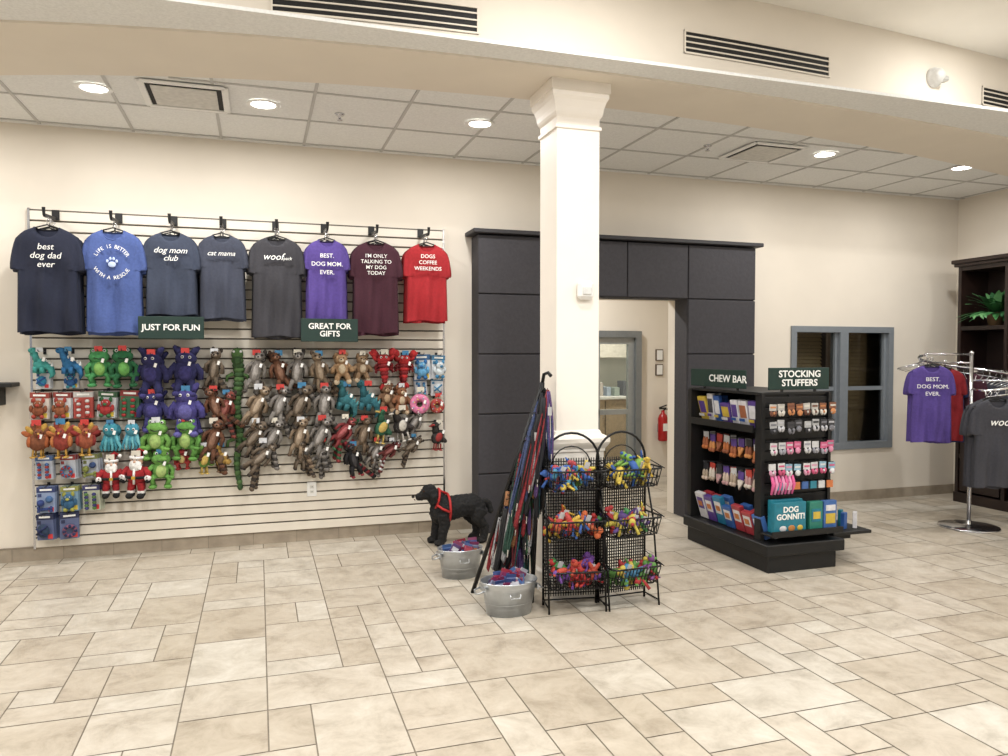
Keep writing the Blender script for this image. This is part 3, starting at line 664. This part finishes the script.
b.sph(P(1.140,.390),(.014,.016,.012),mat((5,5,5),.2)); b.tube([P(1.15,.366,-.012),P(1.155,.362,0),P(1.15,.366,.012)],.004,mat((90,40,44),.4),5); b.obj('face',dog)

# ------------------------------------------------------------ buckets
def bucket(cx,cy,w,h,name):
    b=B(); r=w/2
    b.lathe([(0,.004),(r*.78,.004),(r*.78,0),(r*.8,.0),(r*.84,h*.35),(r*.86,h*.36),(r*.85,h*.39),(r*.93,h*.78),(r*.955,h*.79),(r*.945,h*.82),(r,h-.006),(r*1.02,h),(r*1.01,h+.006),(r*.985,h),(r*.79,.012),(0,.012)],(cx,cy,0),GALV,36,1,.74)
    for s in(-1,1):
        b.tube([(cx+s*r*.97,cy-.045,h*.78),(cx+s*(r+.03),cy-.04,h*.72),(cx+s*(r+.035),cy,h*.66),(cx+s*(r+.03),cy+.04,h*.72),(cx+s*r*.97,cy+.045,h*.78)],.005,GALV,6); b.box((cx+s*r*.95,cy,h*.8),(.01,.12,.03),GALV)
    b.tube([(cx-.03,cy-r*.72,h*.72),(cx-.03,cy-r*.74,h*.6),(cx+.03,cy-r*.74,h*.6),(cx+.03,cy-r*.72,h*.72)],.004,GALV,5)
    bk=b.obj(name)
    b=B(); rr=random.Random(int(cx*100))
    cs=[(134,34,54),(50,66,116),(100,104,130),(76,50,94),(126,32,58),(54,84,134),(112,42,78),(170,170,180)]
    for i in range(34):
        a=rr.uniform(0,6.28); q=rr.uniform(0,.66)*r
        z=h*rr.uniform(.7,1.05); c_=rr.choice(cs); m=mat(c_,.3)
        b.M=T(cx+q*math.cos(a),cy+q*.7*math.sin(a),z)@Euler((rr.uniform(-.8,.3),rr.uniform(-.6,.6),rr.uniform(-.5,.5))).to_matrix().to_4x4()
        b.box((0,0,-.01),(.062,.016,.085),m,None,.006); b.box((0,-.001,.042),(.062,.004,.020),mat(rr.choice(cs),.4)); b.box((0,-.0095,-.005),(.042,.002,.03),mat(rr.choice([(190,190,195),(180,110,60),(70,100,150),(150,40,60)]),.4))
    b.obj('packaged_treats',bk)
bucket(1.375,4.14,.335,.19,'galvanized_tub'); bucket(1.29,4.93,.31,.19,'galvanized_tub')

# ------------------------------------------------------------ leash stand
b=B()
top=Vector((1.62,4.24,1.33)); bot=Vector((1.27,4.55,.0)); fa=Vector((1.56,4.52,0)); fb=Vector((1.56,4.26,0))
b.tube([bot,top],.014,BLKM,8); b.tube([fa,top],.014,BLKM,8); b.tube([fb,top],.014,BLKM,8)
b.tube([top,top+Vector((.01,0,.05)),top+Vector((.025,-.03,.06)),top+Vector((.035,-.05,.04))],.011,BLKM,8)
for q in(.25,.5): b.tube([bot.lerp(top,q),fa.lerp(top,q)],.008,BLKM,6)
b.tube([bot.lerp(top,.25),fb.lerp(top,.25)],.008,BLKM,6)
cols=[(16,18,24),(16,18,24),(20,20,24),(18,18,20),(120,30,36),(36,50,90),(30,80,84),(50,88,52),(74,52,98),(24,24,28),(130,88,54),(52,64,98),(92,28,34),(140,140,142),(30,62,50)]
rr=random.Random(5)
NL=180
for i in range(NL):
    q=.36+.62*((i*37)%NL)/NL
    A0=bot.lerp(top,q); A=A0+Vector((rr.uniform(0,.03+.20*(1-q)),rr.uniform(-.08,.03),0))
    A.x=min(A.x,1.63)
    Ln=min(A.z-.06-rr.uniform(0,.14),rr.uniform(.36,.62)); c=mat(rr.choice(cols),.75,0,.5,90)
    fan=-rr.uniform(-.06,.27)*Ln; y=A.y
    if A.x-A0.x<.06: b.tube([A0,A,(A.x,y,A.z+.01)],.003,BLKM,4)
    else: b.tube([A0+Vector((0,0,.0)),(A0.x,A.y,A.z),(A.x,y,A.z+.01)],.003,BLKM,4)
    w=rr.uniform(.006,.018); pts=[]; ye=.03*Ln
    for k in range(7):
        t=k/6; pts.append((A.x+fan*t-w*math.sin(t*math.pi)*.6,y-ye*t,A.z-Ln*t))
    pts.append((A.x+fan+.006,y-ye,A.z-Ln-.015))
    for k in range(6,-1,-1):
        t=k/6; pts.append((A.x+fan*t+w*math.sin(t*math.pi)+.004,y-ye*t-.006,A.z-Ln*t))
    b.tube(pts,rr.choice([.006,.008,.010,.012]),c,5)
    if i%2: b.cyl((A.x+fan*.95,y-ye-.010,A.z-Ln*.95),(A.x+fan,y-ye-.010,A.z-Ln*.95-.045),.006,.004,CHROME,6)
    if i%5==0: b.box((A.x+fan*.3,y-.018,A.z-Ln*.3),(.024,.004,.05),mat(rr.choice([(180,180,180),(130,30,40),(40,66,120)]),.5))
b.obj('leash_stand')

# ------------------------------------------------------------ wire basket racks
def rack(x0,y0,yaw,w,name,seed):
    b=B(); b.M=T(x0,y0,0,yaw); D=.15; H=.86
    arc=[(w/2-w/2*math.cos(t),D,H+.17*math.sin(t)) for t in [i*math.pi/14 for i in range(15)]]
    b.tube([(0,D,0)]+arc+[(w,D,0)],.0075,BLKM,7)
    arc=[(w/2-(w/2-.05)*math.cos(t),D,H-.03+.12*math.sin(t)) for t in [i*math.pi/10 for i in range(11)]]
    b.tube(arc,.004,BLKM,5)
    for x in(0,w): b.tube([(x,D,H*.95),(x,.05,.5),(x,-.02,.0)],.006,BLKM,6)
    for z in(.03,.42,.80): b.tube([(0,D,z),(w,D,z)],.005,BLKM,5)
    for x in(0,w): b.tube([(x,-.02,.03),(x,D,.03)],.005,BLKM,5)
    n=int(w/.015)
    for i in range(1,n): x=w*i/n; b.tube([(x,D,.05),(x,D,H+.02)],.0037,BLKM,4)
    for i in range(1,46): z=.05+i*.018; b.tube([(0,D,z),(w,D,z)],.0037,BLKM,4)
    toys=B(); M0=b.M.copy(); rr=random.Random(seed)
    pal=[[(160,40,40),(190,152,56),(66,136,74),(170,66,46),(100,60,136)],[(160,40,40),(180,90,50),(48,84,146),(190,156,60),(170,60,56)],[(46,84,150),(112,152,68),(190,168,72),(160,58,64),(66,130,160)]]
    if seed==2: pal=[[(92,140,70),(190,168,72),(112,64,120),(160,46,48),(66,120,154)],[(84,62,120),(184,168,72),(66,128,74),(160,46,48)],[(46,84,150),(190,158,60),(112,152,68),(190,168,72)]]
    for bi,z in enumerate((.14,.43,.72)):
        zt=z+.11; yf_=-.07
        def ring(zz,y1,ins,r=.004): b.tube([(ins,D,zz),(ins,y1+.03,zz),(ins+.03,y1,zz),(w-ins-.03,y1,zz),(w-ins,y1+.03,zz),(w-ins,D,zz)],r,BLKM,5)
        ring(zt,yf_,.0,.006); ring(z+.055,yf_+.02,.006,.003); ring(z,yf_+.05,.012,.005)
        k=int(w/.024)
        for i in range(k+1):
            x=.02+(w-.04)*i/k; b.tube([(x,yf_,zt),(x,yf_+.05,z),(x,D,z)],.003,BLKM,4)
        for s_ in(0,w):
            for y in(.0,.05,.1): b.tube([(s_,y,zt),(abs(s_-.012),y,z)],.003,BLKM,4)
        b.tube([(0,D,zt+.04),(0,yf_,zt)],.003,BLKM,4); b.tube([(w,D,zt+.04),(w,yf_,zt)],.003,BLKM,4)
        for i in range(13):
            x=rr.uniform(.05,w-.05); y=rr.uniform(-.03,D-.05); zz=z+rr.uniform(.04,.115); c1=rr.choice(pal[bi]); m=mat(c1,.7,0,.15); m2=mat(rr.choice(pal[bi]),.7,0,.15)
            toys.M=M0@T(x,y,zz,rr.uniform(-1,1),rr.uniform(.85,1.2),rr.uniform(-1.4,1.4))
            kind=rr.choice([0,0,1,2])
            if kind==0:
                toys.tube([(-.045,0,0),(-.015,0,.012),(.02,0,.008),(.045,0,.0)],[.016,.022,.022,.016],m,8); toys.sph((-.058,-.006,.016),(.024,.02,.02),m2); toys.sph((-.078,-.012,.01),(.010,.010,.009),m)
                for sx_ in(-.035,.035):
                    for s_ in(-1,1): toys.tube([(sx_,s_*.01,0),(sx_+s_*.006,s_*.022-.006,-.03),(sx_+s_*.012,s_*.03-.01,-.052)],[.009,.008,.009],m2,6)
                for s_ in(-1,1): toys.sph((-.052,s_*.018,.028),(.009,.006,.017),m,(0,.4,0),7,5); toys.sph((-.073,s_*.009-.004,.022),.003,EYE,None,5,4)
                toys.tube([(.05,0,.005),(.07,0,.02),(.078,0,.036)],[.007,.006,.004],m2,5)
            elif kind==1:
                toys.tube([(-.042,0,0),(0,0,.004),(.042,0,0)],[.013,.015,.013],m,8)
                for s_ in(-1,1):
                    for t_ in(-1,1): toys.sph((s_*.05,0,t_*.014),(.018,.016,.018),m,None,8,6)
                for k_ in range(-2,3): toys.sph((k_*.015,-.015,.004),.004,m2,None,5,4)
            else:
                for q_ in range(5):
                    a=q_*1.2566; toys.tube([(0,0,0),(.034*math.cos(a),-.004,.034*math.sin(a)),(.06*math.cos(a),.0,.06*math.sin(a))],[.018,.014,.008],m if q_%2 else m2,7)
                toys.sph((0,-.012,0),(.02,.014,.02),m2)
            toys.M=M0@T(x,y,zz)
            if i%4==0: toys.box((0,-.03,.03),(.03,.003,.04),mat((190,190,190),.5),(.2,.3,.2))
    ob=b.obj(name); toys.M=Matrix.Identity(4); toys.obj('rubber_dog_toys',ob)
rack(1.585,4.045,-.16,.340,'wire_basket_rack',1)
rack(1.935,3.985,.05,.335,'wire_basket_rack',2)

# ------------------------------------------------------------ gondola display
b=B(); X0,X1,Y0,Y1=3.27,3.90,4.29,5.36
b.bx(X0+.03,X1-.03,Y0+.03,Y1-.02,0,.12,BLACK,.004); b.bx(X0,X1+.02,Y0,Y1,.12,.20,BLACK,.006)
EY=4.44
b.bx(X0+.06,X1-.02,EY+.01,EY+.04,.2,1.22,BLKM)
z=.22
while z<1.18: b.bx(X0+.06,X1-.02,EY-.004,EY+.012,z,z+.066,BLACK,.002); z+=.0762
b.bx(X0+.04,X0+.07,EY-.02,EY+.05,.2,1.23,BLACK); b.bx(X1-.025,X1,EY-.02,EY+.05,.2,1.23,BLACK)
b.bx(3.55,3.60,EY,5.3,.2,1.22,BLACK); b.bx(X0+.02,X1-.02,5.28,5.33,.2,1.22,BLACK)
b.bx(X0+.03,X1,EY,5.33,1.215,1.235,BLACK,.003)
b.bx(X0+.02,3.55,EY+.05,5.28,.96,.978,BLACK,.003); b.bx(X0+.015,X0+.03,EY+.05,5.28,.95,1.0,BLACK)
b.bx(X0+.04,X1,Y0,EY+.02,.25,.265,BLACK,.003); b.bx(X0+.04,X1,Y0-.005,Y0+.01,.25,.29,BLACK)
b.bx(X1,4.24,4.38,5.05,.20,.222,BLACK,.003) 
for y in(4.5,4.95): b.bx(X1-.02,4.16,y,y+.02,.14,.2,BLACK)
for z in(.55,.9): b.bx(3.60,3.88,4.52,5.24,z,z+.018,BLACK)
gon=b.obj('gondola_display')
b=B(); b.bx(3.385,3.90,4.445,4.457,1.25,1.405,GREEN,.003); b.text('STOCKING\nSTUFFERS',.066,(3.643,4.441,1.328),(1,0,0),(0,0,1),TXT,0,.02,.95,1.08)
for x in(3.5,3.78): b.box((x,4.452,1.243),(.02,.008,.03),BLACK)
b.obj('stocking_stuffers_sign',gon)
b=B(); b.bx(3.32,3.332,4.62,5.34,1.25,1.385,GREEN,.003); b.text('CHEW BAR',.075,(3.317,4.84,1.315),(0,-1,0),(0,0,1),TXT,0,.01,1,1.25)
for y in(4.72,5.15): b.box((3.326,y,1.243),(.008,.02,.03),BLACK)
b.obj('chew_bar_sign',gon)
b=B(); rr=random.Random(11)
pur=mat((84,60,130),.4); wh=mat((205,203,205),.4); blu=mat((46,84,146),.4); yel=mat((195,168,66),.4)
y=4.53; i=0
while y<5.24:
    wd=rr.uniform(.08,.13); h=rr.uniform(.15,.22); y+=wd/2; ln_=rr.uniform(-.3,-.12); m=[pur,wh,wh,pur,blu,wh,yel][i%7]; m2=[wh,mat((150,90,60),.5),pur,yel,wh,mat((60,60,66),.5),pur][i%7]
    b.box((3.37,y,.978+h/2),(.03,wd*.92,h),m,(0,ln_,0),.003); b.box((3.352,y,.98+h*.55),(.004,wd*.7,h*.5),m2,(0,ln_,0)); b.box((3.346,y,.98+h*.22),(.004,wd*.6,.02),[yel,blu,blu,wh,yel,pur,wh][i%7],(0,ln_,0))
    b.box((3.44,y+.02,.978+h/2),(.03,wd*.92,h),m,(0,ln_,0),.003)
    y+=wd/2+.008; i+=1
for row,(z,ca) in enumerate(((.80,[(170,98,50),(132,74,44),(184,124,70),(148,84,50)]),(.58,[(186,168,152),(172,134,134),(195,186,174),(162,146,128)]))):
    y=4.56; i=0
    while y<5.26:
        zz=z+rr.uniform(-.02,.015); hh=rr.uniform(.035,.055)
        b.tube([(3.55,y,zz+.08),(3.35,y,zz+.085)],.003,PEG,5)
        for xx in(3.38,3.44):
            b.box((xx,y,zz+.045),(.003,.07,.06),mat([(190,190,190),(40,40,44),(84,60,130),(170,60,50)][rr.randrange(4)],.5),(rr.uniform(-.1,.1),0,0))
            if i%3==2: b.tube([(xx-.004,y-.02,zz+.01),(xx-.01,y,zz-.05),(xx-.004,y+.02,zz+.01)],.014,mat(ca[i%4],.7),7)
            else:
                for s in(-1,1): b.sph((xx-.004,y+s*.018,zz-.015),(.014,.017,hh),mat(ca[i%4],.7)); b.sph((xx-.008,y+s*.018,zz-.045),(.018,.02,.018),mat(ca[(i+1)%4],.7))
        y+=.092; i+=1
y=4.47; i=0
while y<5.24:
    h=rr.uniform(.16,.22)
    for q in range(2):
        xx=3.35+q*.08; m=[blu,mat((36,112,146),.4),pur,mat((156,50,58),.4),wh,mat((60,96,156),.4)][rr.randrange(6)]
        b.box((xx,y,.205+h/2),(.04,.105,h),m,(0,-.3,0),.003); b.box((xx-.025,y,.20+h*.6),(.003,.08,h*.45),wh if m is not wh else pur,(0,-.3,0)); b.box((xx-.028,y,.20+h*.58),(.003,.05,.04),mat((180,110,60),.5),(0,-.3,0))
    y+=.12; i+=1
rows=[(1.12,[(100,60,44),(180,120,76),(195,190,180)],[(176,172,166),(124,80,58)]),(1.0,[(40,40,44),(110,110,116),(176,176,180)],[(166,166,166),(56,56,60)]),(.85,[(190,190,190),(200,132,158),(145,145,154)],[(195,195,195),(190,90,124)]),(.70,[(200,146,168),(200,200,200),(190,80,116)],[(200,200,200),(136,170,188)])]
for z0r,ca,cb in rows:
    for i in range(8):
        x=3.36+.07*i; fy=EY-.07-rr.uniform(0,.02); z=z0r+rr.uniform(-.008,.008)
        b.tube([(x,EY,z+.04),(x,fy-.015,z+.045)],.003,PEG,5)
        b.box((x,fy,z+.018),(.056,.003,.045),mat(cb[(i//2)%2],.5),(0,rr.uniform(-.08,.08),0)); b.box((x,fy-.003,z+.02),(.044,.002,.012),mat(ca[(i+1)%3],.5))
        m=mat(ca[(i*5+i//3)%3],.7)
        if i%4==3: b.sph((x,fy-.005,z-.022),(.022,.012,.022),m); b.tube([(x-.02,fy-.01,z-.03),(x+.02,fy-.01,z-.015)],.004,mat(ca[(i+1)%3],.7),5)
        else:
            for s in(-1,1): b.sph((x+s*.014,fy-.005,z-.024),(.013,.011,.022),m,(0,s*.3,0),8,6)
            b.sph((x,fy-.013,z-.02),(.008,.008,.01),mat(ca[(i+1)%3],.7),None,6,5)
for i in range(7):
    x=3.36+.028*i; b.tube([(x,4.37,.66),(x+.01,4.36,.6),(x-.005,4.365,.53)],[.010,.014,.008],mat([(205,88,138),(215,140,176)][i%2],.7),6)
for i in range(7):
    x=3.42+.07*i; b.box((x,4.36,.585),(.05,.01,.05),mat([(44,120,138),(190,190,190),(190,110,62),(60,92,146)][i%4],.5)); b.tube([(x,EY,.61),(x,4.35,.615)],.003,PEG,5)
te=mat((32,114,132),.4)
b.bx(3.35,3.61,4.32,4.36,.267,.48,te,.003); b.bx(3.36,3.62,4.37,4.41,.267,.49,te,.003)
b.text('DOG\nGONNIT!',.055,(3.48,4.316,.405),(1,0,0),(0,0,1),TXT,0,.03,.9); b.sph((3.42,4.32,.30),(.03,.003,.02),wh); b.sph((3.49,4.32,.30),(.03,.003,.022),mat((180,120,64),.5)); b.sph((3.56,4.32,.30),(.025,.003,.02),yel)
b.bx(3.65,3.76,4.33,4.37,.267,.47,mat((44,120,104),.4),.003); b.bx(3.77,3.88,4.33,4.37,.267,.47,mat((60,98,156),.4),.003); b.bx(3.665,3.745,4.326,4.33,.33,.42,te); b.bx(3.675,3.735,4.324,4.327,.35,.40,yel); b.bx(3.785,3.865,4.326,4.33,.31,.38,yel); b.bx(3.785,3.865,4.326,4.33,.40,.44,wh)
for i in range(5): b.box((3.96+.05*i,4.46+.09*(i%2),.285),(.045,.03,.12),[mat((90,144,180),.4),wh,blu,te,wh][i],(0,0,.2*i),.003)
b.tube([(3.88,4.6,1.02),(3.99,4.6,1.03)],.003,PEG,5); b.box((3.96,4.59,.97),(.04,.03,.1),RED,None,.01); b.sph((3.97,4.575,.91),(.03,.02,.035),RED); b.box((3.96,4.575,1.0),(.05,.03,.025),wh)
b.sph((3.97,4.58,.80),(.02,.015,.05),mat((195,84,126),.6)); b.tube([(3.89,4.58,.86),(3.99,4.58,.86)],.003,PEG,5)
b.obj('dog_chews_and_gifts',gon)

# ------------------------------------------------------------ garment rack
b=B(); cx,cy=5.85,4.96
b.lathe([(0,.0),(.235,0),(.24,.006),(.235,.014),(.05,.022),(.022,.03),(.022,.06),(0,.06)],(cx,cy,0),CHROME,40)
b.tube([(cx,cy,.02),(cx,cy,1.50)],.016,CHROME,12); b.sph((cx,cy,1.51),.02,CHROME)
hel=[]
for i in range(41):
    a=math.radians(165-290*i/40); hel.append((cx+.40*math.cos(a),cy+.40*math.sin(a),1.50-.30*i/40))
b.tube(hel,.012,CHROME,8)
hel2=[(p_[0],p_[1],p_[2]-.05) for p_ in hel]; b.tube(hel2,.006,CHROME,6)
for i in (0,10,20,30,40): b.tube([(cx,cy,hel[i][2]+.0),hel[i]],.009,CHROME,6); b.tube([hel[i],hel2[i]],.006,CHROME,6)
rk=b.obj('garment_rack')
def rshirt(x,y,zt,yaw,w,Ln,rgb,txt,size,shear,n,seed):
    b=B(); b.M=T(x,y,zt,yaw); shirt(b,w,Ln,rgb,n,seed)
    if txt: tline(b,txt,size,-.18,shear,1.3)
    b.obj('t_shirts',rk)
rshirt(5.56,5.10,1.40,-.60,.39,.66,(80,62,132),'BEST.\nDOG MOM.\nEVER.',.048,0,4,21)
rshirt(5.86,5.24,1.37,-.75,.36,.64,(132,26,34),None,0,0,4,22)
rshirt(5.98,5.34,1.35,-.9,.38,.64,(36,48,92),None,0,0,4,23)
rshirt(6.14,5.26,1.33,-1.2,.38,.62,(60,23,37),None,0,0,4,25)
rshirt(6.24,5.04,1.28,-1.5,.38,.62,(56,58,68),None,0,0,4,26)
rshirt(5.61,4.52,1.14,-.35,.45,.70,(54,54,60),'woof',.085,.3,5,24)
b=B()
for i in range(3,38):
    p_=Vector(hel[i]); rd=Vector((p_.x-cx,p_.y-cy,0)).normalized()
    b.tube([p_+Vector((0,0,.02)),p_+Vector((0,0,-.05)),p_-rd*.15+Vector((0,0,-.10))],.003,CHROME,5); b.tube([p_+Vector((0,0,-.05)),p_+rd*.17+Vector((0,0,-.10))],.003,CHROME,5)
b.obj('hangers',rk)

# ------------------------------------------------------------ bookcase + plant
WD=mat((36,23,19),.4,0,.25,6); b=B(); bx0,bx1,by0,by1=6.76,RX-.002,4.3,5.90
b.bx(bx1-.02,bx1,by0,by1,0,2.38,WD)
for y in(by0,4.83,5.36,by1-.035): b.bx(bx0,bx1-.02,y,y+.035,0,2.38,WD)
for z in(.0,.45,.86,1.30,1.74,2.34): b.bx(bx0+.005,bx1-.02,by0,by1,z,z+.04,WD)
b.bx(bx0-.03,bx1,by0-.03,by1+.03,2.38,2.41,WD,.005); b.bx(bx0-.05,bx1,by0-.05,by1+.05,2.41,2.45,WD,.008); b.bx(bx0-.01,bx1,by0-.01,by1+.01,0,.1,WD,.004)
for y in(by0+.05,4.88,5.41): 
    b.bx(bx0-.012,bx0+.005,y,y+.43,.12,.80,WD,.004); b.sph((bx0-.02,y+.05,.5),.012,CHROME)
bc_=b.obj('bookcase')
b=B(); pc=(6.88,5.58,1.78)
b.lathe([(0,0),(.06,0),(.085,.12),(.09,.125),(.08,.12),(.0,.11)],pc,mat((120,96,70),.5),20)
LF=[mat((38,84,46),.5,0,.2),mat((60,116,64),.5,0,.2),mat((90,140,88),.5,0,.2)]; rr=random.Random(9)
for i in range(80):
    a=rr.uniform(0,6.28); ln=rr.uniform(.15,.28); el=rr.uniform(.1,1.4)
    d=Vector((math.cos(a)*math.cos(el),math.sin(a)*math.cos(el),math.sin(el))); s0=Vector(pc)+Vector((0,0,.12)); side=Vector((-math.sin(a),math.cos(a),0))
    pts=[]; n=6
    for k in range(n+1):
        t=k/n; c_=s0+d*ln*t*1.4+Vector((0,0,-.12*t*t)); c_.x=max(6.62,min(7.1,c_.x)); c_.y=max(5.42,min(5.85,c_.y)); c_.z=min(2.32,c_.z); w_=.036*math.sin(math.pi*min(1,t*.9+.08)); pts+=[c_+side*w_,c_-side*w_+Vector((0,0,.004))]
    b.add(pts,[(2*k,2*k+1,2*k+3,2*k+2) for k in range(n)],rr.choice(LF),True)
b.obj('potted_plant')

# ------------------------------------------------------------ ceiling fixtures
LM=mat((255,252,246),.5,0,0,emit=14)
def can(x,y,z,pw,lc=(1,.99,.97),name='recessed_downlight'):
    b=B(); b.lathe([(.075,.004),(.08,-.004),(.105,-.003),(.108,.0)],(x,y,z),WHITE,28)
    b.lathe([(0,.0),(.077,.0)],(x,y,z),LM,28)
    o=b.obj(name)
    ld=bpy.data.lights.new('downlight','AREA'); ld.shape='DISK'; ld.size=.15; ld.energy=pw; ld.color=lc
    lo=bpy.data.objects.new('lamp',ld); coll.objects.link(lo); lo.parent=o; lo.location=Vector((x,y,z-.012))-o.location
for x,y in((-2.4,5.6),(-.95,5.29),(.05,5.29),(1.525,5.25),(4.46,5.17),(5.93,5.16)):
    can(x,y,CZ+.004,20)
for x,y in((-3.2,1.8),(-1.0,1.6),(1.4,1.6),(3.8,1.6),(6.2,1.8),(-1.0,-.8),(1.4,-.8),(3.8,-.8)): can(x,y,UZ-.002,54)  # lobby lamps out of view, added to light the room
for x,y in((-1.2,3.3),(1.6,3.1)): can(x,y,UZ-.002,26)  # two more unseen lobby lamps, added as room light
can(4.66,3.60,UZ-.002,12)
can(3.2,7.3,2.695,36); can(6.2,7.6,2.695,12); can(4.2,9.2,2.695,70)  # unseen lamps added to brighten the hall, office and exam room
def vent(x,y,h=.24,name='air_diffuser'):
    b=B(); zc=CZ+.004
    for k in (-1,1):
        b.bx(x-h,x+h,y+k*h-.02,y+k*h+.02,zc-.012,zc,WHITE,.003); b.bx(x+k*h-.02,x+k*h+.02,y-h,y+h,zc-.012,zc,WHITE,.003)
    b.bx(x-h,x+h,y-h,y+h,zc-.002,zc+.002,mat((40,38,36),.8))
    b.bx(x-h+.05,x+h-.05,y-h+.05,y+h-.05,zc-.014,zc-.008,mat((200,197,190),.5),.003)
    b.obj(name)
vent(-.42,5.27); vent(3.93,5.27)
def sprk(x,y):
    b=B(); b.lathe([(0,-.001),(.035,-.001),(.03,-.01),(.01,-.014),(.008,-.04),(.02,-.042),(.02,-.045),(0,-.045)],(x,y,CZ+.012),CHROME,14); b.obj('fire_sprinkler')
sprk(.55,5.35); sprk(3.4,5.25)
DK=mat((16,15,15),.7)
def slotv(xa,xb,za,zb):
    b=B(); n=14
    def strip(x0,x1,z0,z1,off,m):
        vs=[];fs=[]
        for i in range(n+1):
            x=x0+(x1-x0)*i/n; y=yf(x)
            vs+=[(x,y-off,z0),(x,y-off,z1),(x,y+.002,z1),(x,y+.002,z0)]
        for i in range(n):
            for j in range(4): fs.append((i*4+j,i*4+(j+1)%4,(i+1)*4+(j+1)%4,(i+1)*4+j))
        fs+=[(0,1,2,3),(n*4,n*4+1,n*4+2,n*4+3)]
        b.add(vs,fs,m)
    strip(xa,xb,za,zb,.003,DK)
    fw=.010
    strip(xa,xb,za,za+fw,.010,BEAM); strip(xa,xb,zb-fw,zb,.010,BEAM); strip(xa,xa+fw,za,zb,.010,BEAM); strip(xb-fw,xb,za,zb,.010,BEAM)
    for k in range(1,4):
        z=za+(zb-za)*k/4; strip(xa,xb,z-.004,z+.004,.009,BEAM)
    b.obj('slot_air_vent')
slotv(.08,1.18,3.27,3.42); slotv(2.48,3.62,3.33,3.47); slotv(5.13,6.23,3.35,3.49)
b=B(); ey=yf(4.60); b.lathe([(.07,0),(.07,.02),(.062,.03),(.055,.035),(.05,.06),(.03,.08),(0,.085)],(4.60,ey,3.47),mat((200,198,193),.5),24,1,1,'y'); b.box((4.64,ey-.05,3.45),(.07,.06,.04),mat((170,168,162),.4),None,.012); b.obj('smoke_detector')

# ------------------------------------------------------------ world
w=bpy.data.worlds.new('world'); scene.world=w; w.use_nodes=True
bg=w.node_tree.nodes['Background']; bg.inputs['Color'].default_value=(.96,.98,1,1); bg.inputs['Strength'].default_value=.4
